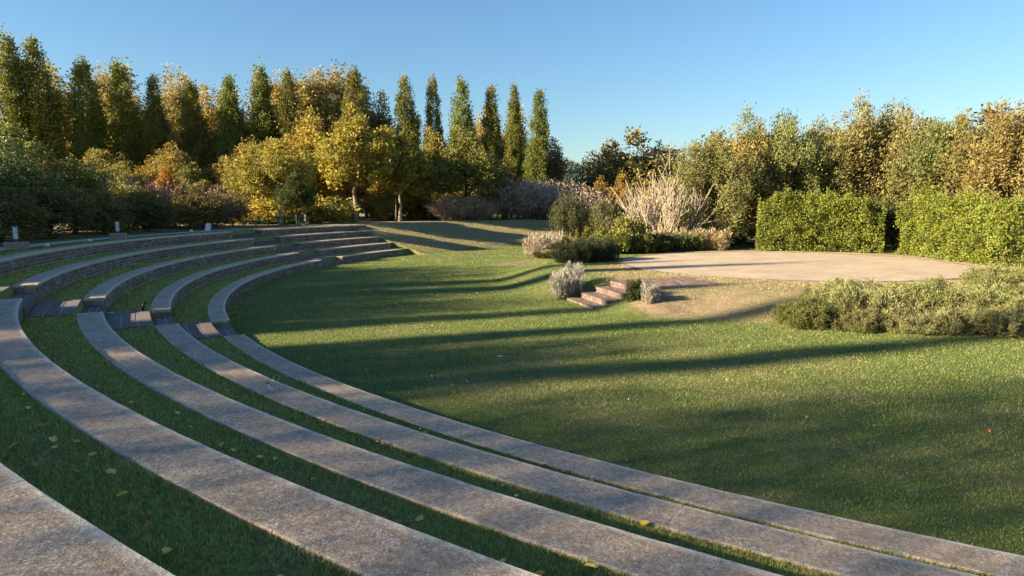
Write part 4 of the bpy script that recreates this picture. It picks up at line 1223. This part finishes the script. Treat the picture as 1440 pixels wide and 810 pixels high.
# ------------------------------------------------------------------ wooded hill far behind
def hill():
    xs = np.linspace(-260, 420, 90); ys = np.linspace(380, 760, 40)
    X, Y = np.meshgrid(xs, ys)
    def hz(X, Y):
        ridge = 36 * np.exp(-((X - 30) / 150.0) ** 2) + 6 * (fbm(X * .02, Y * .02, 8) - .5)
        return ridge * smooth(380, 540, Y) - 2
    Z = hz(X, Y)
    V = np.stack([X.ravel(), Y.ravel(), Z.ravel()], 1)
    n = len(xs)
    i, j = np.meshgrid(np.arange(len(ys) - 1), np.arange(n - 1), indexing='ij')
    F = np.stack([i * n + j, i * n + j + 1, (i + 1) * n + j + 1, (i + 1) * n + j], -1).reshape(-1, 4)
    o = obj('hill', mesh_np('hill', V, F, M['hill'], None, True)); o['kind'] = 'structure'
    o['label'] = 'wooded hill on the horizon'
    g = np.random.default_rng(31)
    lobes = []
    for q in range(700):
        x = g.uniform(-10, 170); y = g.uniform(430, 600)
        z = float(hz(np.array(x), np.array(y)))
        r = g.uniform(1.8, 3.2)
        lobes.append(Lobe(x, y, z - 1, z + r * g.uniform(1.6, 2.6), r, .5, (0, 0), .6))
    w = obj('hillside_woods', crown_mesh('hillside_woods', lobes, 9000, 7, 1.3, 1.3, 1.0, 33, M['needle'], shell=.6))
    w.color = (.10, .14, .115, 1)  # foliage lightened and blued to stand for distance haze
    tag(w, 'woods covering the distant hill, haze put into their colour', 'woods', kind='stuff')
hill()

# ------------------------------------------------------------------ low lamps on stone blocks, marker, stones
def lamp_on_block(x, y, rz, label_l, label_b, bw, bh, lh):
    z = gz(x, y)
    b = MB(); b.cbox((-bw / 2, -.2, -.15), (bw / 2, .2, bh), .03)
    b.v = [(a + rng.uniform(-.015, .015), c + rng.uniform(-.015, .015), d + rng.uniform(-.012, .012)) for a, c, d in b.v]
    bo = b.build('stone_block', M['stone']); bo.location = (x, y, z); bo.rotation_euler = (0, 0, rz)
    tag(bo, label_b, 'stone block', 'stone blocks along the path')
    o = tag(empty('garden_lamp', (x, y, z + bh), rz), label_l, 'lamp', 'low lamps along the path')
    m = MB(); m.tube([(0, 0, -.01), (0, 0, .12)], [.03, .03], 8); m.build('stem', M['metal'], o)
    m = MB(); m.cbox((-.07, -.055, .10), (.07, .055, .10 + lh), .012); m.build('lamp_panel', M['lamp'], o)
    m = MB()
    for sx in (-.078, .066): m.box((sx, -.062, .095), (sx + .012, .062, .105 + lh))
    m.box((-.065, -.062, .10 + lh * .5), (.065, -.057, .112 + lh * .5))
    m.build('frame', M['metal'], o)
    m = MB(); m.cbox((-.085, -.07, .106 + lh), (.085, .07, .135 + lh), .01); m.build('cap', M['metal'], o)
lamp_on_block(-16.9, 22.5, .5, 'pale lamp panel on the stone block nearest the left edge', 'big rough stone block carrying a lamp at the left edge', .68, .28, .40)
lamp_on_block(-17.4, 29.2, .4, 'pale lamp panel on the second stone block along the path', 'rough stone block with lamp in the middle of the top row', .62, .30, .40)
lamp_on_block(-15.6, 50.0, .1, 'pale lamp panel beside the green picnic tables', 'stone block with lamp just right of the picnic tables', .5, .28, .46)
m = MB()
m.cbox((-.17, -.05, -.05), (.17, .05, .46), .045)
m.v = [(a * (1 - .35 * max(d, 0)) + .18 * d, b_, d) for a, b_, d in m.v]
ms = m.build('marker_stone', M['white']); ms.location = (-18.6, 40.4, gz(-18.6, 40.4)); ms.rotation_euler = (0, 0, .45)
tag(ms, 'white leaning marker stone on the path left of the picnic tables', 'marker stone')
for (x, y, lab) in ((-17.2, 24.4, 'white pebble on the path right of the left lamp block'), (-17.9, 28.0, 'white pebble on the path left of the second lamp block'), (-18.9, 39.0, 'white pebble just left of the leaning marker stone')):
    m = MB(); m.cbox((-.09, -.07, -.03), (.09, .07, .10), .04)
    m.v = [(a + rng.uniform(-.02, .02), c + rng.uniform(-.02, .02), d) for a, c, d in m.v]
    p = m.build('white_stone', M['white']); p.location = (x, y, gz(x, y) + .02)
    tag(p, lab, 'stone', 'white stones by the path')

# ------------------------------------------------------------------ green picnic tables
def picnic(x, y, rz, label):
    z = gz(x, y)
    o = tag(empty('picnic_table', (x, y, z), rz), label, 'table', 'green picnic tables')
    for k_ in range(5):
        m = MB(); y0 = -.37 + k_ * .15; m.cbox((-.95, y0, .70), (.95, y0 + .14, .745), .006); m.build('table_board', M['green'], o)
    for s in (-1, 1):
        for k_ in range(2):
            m = MB(); y0 = s * .68 - .14 + k_ * .145; m.cbox((-.95, y0, .41), (.95, y0 + .135, .45), .006); m.build('seat_board', M['green'], o)
    for sx in (-.68, .68):
        for s in (-1, 1):
            m = MB(); m.tube([(sx, s * .62, -.02), (sx, s * .2, .70)], [.045, .045], 4); m.build('leg', M['green'], o)
        m = MB(); m.box((sx - .025, -.80, .34), (sx + .025, .80, .41)); m.build('cross_beam', M['green'], o)
picnic(-18.4, 47.6, -.55, 'green picnic table, left of the pair under the trees')
picnic(-16.5, 49.0, .62, 'green picnic table, right of the pair under the trees')

# slim pole
pl = tag(empty('slim_pole', (-10.5, 60.2, gz(-10.5, 60.2))), 'slim pale pole standing at the top of the bank', 'pole')
m = MB(); m.tube([(0, 0, -.2), (0.01, 0, 1.2), (0, 0, 2.1)], [.045, .042, .04], 8); m.build('shaft', M['palebark'], pl, True)
m = MB(); m.tube([(0, 0, 2.1), (0, 0, 2.16)], [.055, .03], 8); m.build('cap', M['metal'], pl)

# pale low wall glimpsed behind the fig
pw = tag(empty('low_wall', (13.3, 50.0, gz(13.3, 50.0)), -.1), 'pale grey low wall glimpsed behind the right side of the fig', 'wall', kind='thing')
m = MB(); m.cbox((-1.1, -.12, -.1), (1.1, .12, .85), .02); m.build('wall_body', M['mortar'], pw)
m = MB(); m.cbox((-1.14, -.16, .852), (1.14, .16, .93), .015); m.build('coping', M['lamp'], pw)

# ------------------------------------------------------------------ small things lying about
def pipe(pts, rad, x, y, z, rz, mat, name, label, capmat):
    o = tag(empty(name, (x, y, z), rz), label, 'pipe')
    m = MB(); m.tube(pts, rad, 10); m.build('shaft', mat, o, True)
    m = MB(); p = Vector(pts[-1]); d = (p - Vector(pts[-2])).normalized(); m.tube([p - d * .005, p + d * .02], [rad[-1] * 1.3, rad[-1] * 1.25], 10); m.build('end_cap', capmat, o)
pipe([(0, 0, -.02), (0, 0, .10), (.02, 0, .17), (.06, 0, .20)], [.028, .028, .026, .02], -9.36, 16.52, .80, .6, M['black'], 'pipe_stub', 'short black bent pipe at the near stairway on the second row', M['black'])
pipe([(.02, 0, .012), (0, 0, .04), (-.03, .01, .08), (-.035, .01, .12)], [.014, .014, .014, .014], -3.40, 9.02, .80, .2, M['lamp'], 'bent_rod', 'bent grey metal rod sticking up from the second row top', M['metal'])
def scrap(x, y, z, s, rz, mat, label):
    m = MB(); n = 5
    vs = [(-s + 2 * s * i / 4, -.6 * s + 1.2 * s * j / 2, .006 + .012 * s * 8 * ((i * 3 + j * 5) % 4) / 4) for i in range(5) for j in range(3)]
    fs = [(i * 3 + j, (i + 1) * 3 + j, (i + 1) * 3 + j + 1, i * 3 + j + 1) for i in range(4) for j in range(2)]
    m.add(vs, fs); o = m.build('paper_scrap', mat); o.location = (x, y, z); o.rotation_euler = (0, 0, rz)
    sm = o.modifiers.new('thickness', 'SOLIDIFY'); sm.thickness = .003
    tag(o, label, 'paper', 'litter')
scrap(-9.93, 16.05, .81, .09, .3, M['lamp'], 'pale blue paper scrap on the near stairway')
scrap(-.28, 14.47, .03, .06, .1, M['white'], 'small white paper scrap on the lawn')

# ------------------------------------------------------------------ fallen leaves
k = NT('fallen_leaf_skin')
oi = k.node('ShaderNodeObjectInfo')
k.color(k.ramp(k.math('FRACT', k.math('ADD', oi.outputs['Random'], k.attr('rnd'))), [(0, (.62, .36, .06)), (.25, (.75, .55, .10)), (.5, (.42, .22, .07)), (.7, (.80, .62, .20)), (.85, (.55, .14, .06)), (1, (.68, .55, .28))]))
M['fallen'] = k.m
LV = []
for q in range(4):
    m = MB(); r_ = random.Random(q)
    n = 10; L = .055
    rim = []
    for i in range(n):
        a = 6.283 * i / n
        rad = L * (.75 + .25 * math.cos(a) + r_.uniform(-.08, .08)) * (1 if i % 2 else .85)
        rim.append((rad * math.cos(a), rad * .72 * math.sin(a), .012 + .014 * abs(math.sin(a)) + r_.uniform(-.004, .006)))
    m.add([(0, 0, .010)] + rim, [(0, 1 + i, 1 + (i + 1) % n) for i in range(n)])
    me = m.mesh('fallen_leaf', M['fallen'], True)
    LV.append(me)

def on_bench(r, th):
    b = np.zeros_like(r, bool)
    for i, R in enumerate(RAD):
        b |= (r > R - .03) & (r < R + WID + .015) & (th > ENDS[i] - .1) & (th < NEAR_END)
    return b
def blocked(x, y, stairs=True):
    r, th = polar(x, y)
    b = on_bench(r, th)
    if stairs:
        for g_ in (GAP1, GAP2):
            b |= (th > g_[0] - .05) & (th < g_[1] + .05) & (r > RAD[0] - .05) & (r < 37.6)
    b |= (r > 37.7) & (r < 38.8) & (th > 114)
    b |= np.hypot(x - SX, y - SY) < SR + .15
    c_, s_ = math.cos(STEP_A), math.sin(STEP_A)
    lx = (x - 2.33) * c_ + (y - 22.65) * s_; ly = -(x - 2.33) * s_ + (y - 22.65) * c_
    b |= (lx > -.03) & (lx < 5.2) & (np.abs(ly) < 1.38)
    return b
g = np.random.default_rng(91)
cand = []
while len(cand) < 120:
    ph = math.radians(g.uniform(-39, 20)); d = 2.2 + 6.3 * g.random() ** .8
    x, y = d * math.sin(ph), d * math.cos(ph)
    r, th = polar(np.array([x]), np.array([y]))
    if blocked(np.array([x]), np.array([y]))[0] or r[0] < 31: continue
    cand.append((x, y, d))
for (x, y, d) in cand:
    o = bpy.data.objects.new('fallen_leaf', LV[g.integers(4)]); link(o)
    o.location = (x, y, gz(x, y) + .022); o.rotation_euler = (g.uniform(-.4, .4), g.uniform(-.4, .4), g.uniform(0, 6.28))
    s = g.uniform(.55, 1.05); o.scale = (s, s, s)
    tag(o, 'fallen autumn leaf lying on a near grass strip between the rows', 'leaf', 'fallen leaves on the near grass strips')
pts = []
def scatter(n, fx):
    c = 0
    while c < n:
        x, y = fx()
        if math.hypot(x, y) > 8.5 and not blocked(np.array([x]), np.array([y]), False)[0]:
            pts.append((x, y, gz(x, y) + .02)); c += 1
def strip():
    i = int(g.integers(0, 5)); th = math.radians(g.uniform(172, 255))
    r = RAD[i] - .03 - abs(g.normal()) * .22
    return CX + r * math.cos(th), CY + r * math.sin(th)
def strip2():
    th = math.radians(g.uniform(156, 262)); r = g.uniform(30.7, 37.5)
    return CX + r * math.cos(th), CY + r * math.sin(th)
def lawn():
    th = math.radians(g.uniform(150, 290)); r = 30.5 - abs(g.normal()) * 7
    return CX + r * math.cos(th), CY + r * math.sin(th)
scatter(800, strip); scatter(900, strip2); scatter(320, lawn)
P = np.array(pts); n = len(P)
D = g.normal(size=(n, 3)); D[:, 2] *= .25
V, F = leaf_quads(P, D, g.uniform(.035, .085, n), g.uniform(.03, .06, n), g)
fl = obj('fallen_leaves', mesh_np('fallen_leaves', V, F, M['fallen'], {'rnd': np.repeat(g.random(n), 4)}))
tag(fl, 'scattered dry leaves along the wall feet and lawn', 'leaves', kind='stuff')

# ------------------------------------------------------------------ grass blades
def grass():
    g = np.random.default_rng(17)
    parts = []
    def sample(d0, d1, n, pw):
        u = g.random(n)
        if pw == 2: d = np.sqrt(d0 ** 2 + u * (d1 ** 2 - d0 ** 2))
        else: d = (d0 ** pw + u * (d1 ** pw - d0 ** pw)) ** (1 / pw)
        ph = np.radians(g.uniform(-44, 44, n))
        return d * np.sin(ph), d * np.cos(ph), d
    A = sample(1.6, 6, 130000, 2); B = sample(6, 74, 860000, 0.42)
    x = np.concatenate([A[0], B[0]]); y = np.concatenate([A[1], B[1]]); d = np.concatenate([A[2], B[2]])
    r, th = polar(x, y)
    keep = ~blocked(x, y) & (r < 37.6) & (y < 75) & ~((y > 48) & (x > 12))
    dry, soil = dry_soil(x, y)
    keep &= g.random(len(x)) > soil * 1.1
    x, y, d = x[keep], y[keep], d[keep]; dry, soil = dry[keep], soil[keep]
    ne = 70000
    ea = np.radians(g.uniform(172, 262, ne)); ei = g.integers(0, 5, ne); eb = g.random(ne) < .55
    er = np.where(eb, np.array(RAD)[ei] + WID + .012 + np.abs(g.normal(size=ne)) * .035, np.array(RAD)[ei] - .018 - np.abs(g.normal(size=ne)) * .03)
    ekeep = fbm(np.degrees(ea) * 1.3, ei * 7.0 + eb * 3.0, 77) > .40
    ex, ey = (CX + er * np.cos(ea))[ekeep], (CY + er * np.sin(ea))[ekeep]
    de = np.hypot(ex, ey)
    ok = (~blocked(ex, ey)) & (de < 22) & (ey > 0) & (np.abs(ex) < ey * .95 + 1)
    ex, ey, de = ex[ok], ey[ok], de[ok]
    x = np.concatenate([x, ex]); y = np.concatenate([y, ey]); d = np.concatenate([d, de])
    dry = np.concatenate([dry, np.full(len(ex), -.15)]); soil = np.concatenate([soil, np.zeros(len(ex))])
    r, th = polar(x, y)
    edge = np.zeros(len(x))
    for R in RAD:
        edge = np.maximum(edge, np.exp(-np.abs(r - (R + WID)) / .05)); edge = np.maximum(edge, np.exp(-np.abs(r - R + .02) / .05))
    n = len(x)
    z = ground_z(x, y)
    tuft = fbm(x * 2.2, y * 2.2, 44)
    L = (.026 + .030 * g.random(n) + .040 * edge * g.random(n) * (1 + .6 * ((r > RAD[0]) & (r < RAD[1])))) * (.6 + .9 * tuft) * np.clip(d / 9, 1, 1.6) ** .5 * (1 - .28 * (r < RAD[0] - .1))
    W = .0070 * np.clip(d / 5, 1, 10) ** .72
    a = g.random(n) * 6.283
    D = np.stack([g.normal(size=n) * .55, g.normal(size=n) * .55, np.ones(n)], 1); D = unit(D)
    side = np.stack([np.cos(a), np.sin(a), np.zeros(n)], 1)
    P = np.stack([x, y, z - .004], 1)
    V = np.empty((n, 3, 3))
    V[:, 0] = P + side * W[:, None] * .5; V[:, 1] = P - side * W[:, None] * .5; V[:, 2] = P + D * L[:, None]
    F = np.arange(n * 3).reshape(n, 3)
    rep = lambda q: np.repeat(q, 3)
    o = obj('grass', mesh_np('grass', V.reshape(-1, 3), F, M['blade'], {'rnd': rep(g.random(n)), 'dry': rep(dry), 'soil': rep(np.zeros(n))}))
    tag(o, 'short mown grass blades of lawn and terraces', 'grass', kind='stuff')
grass()
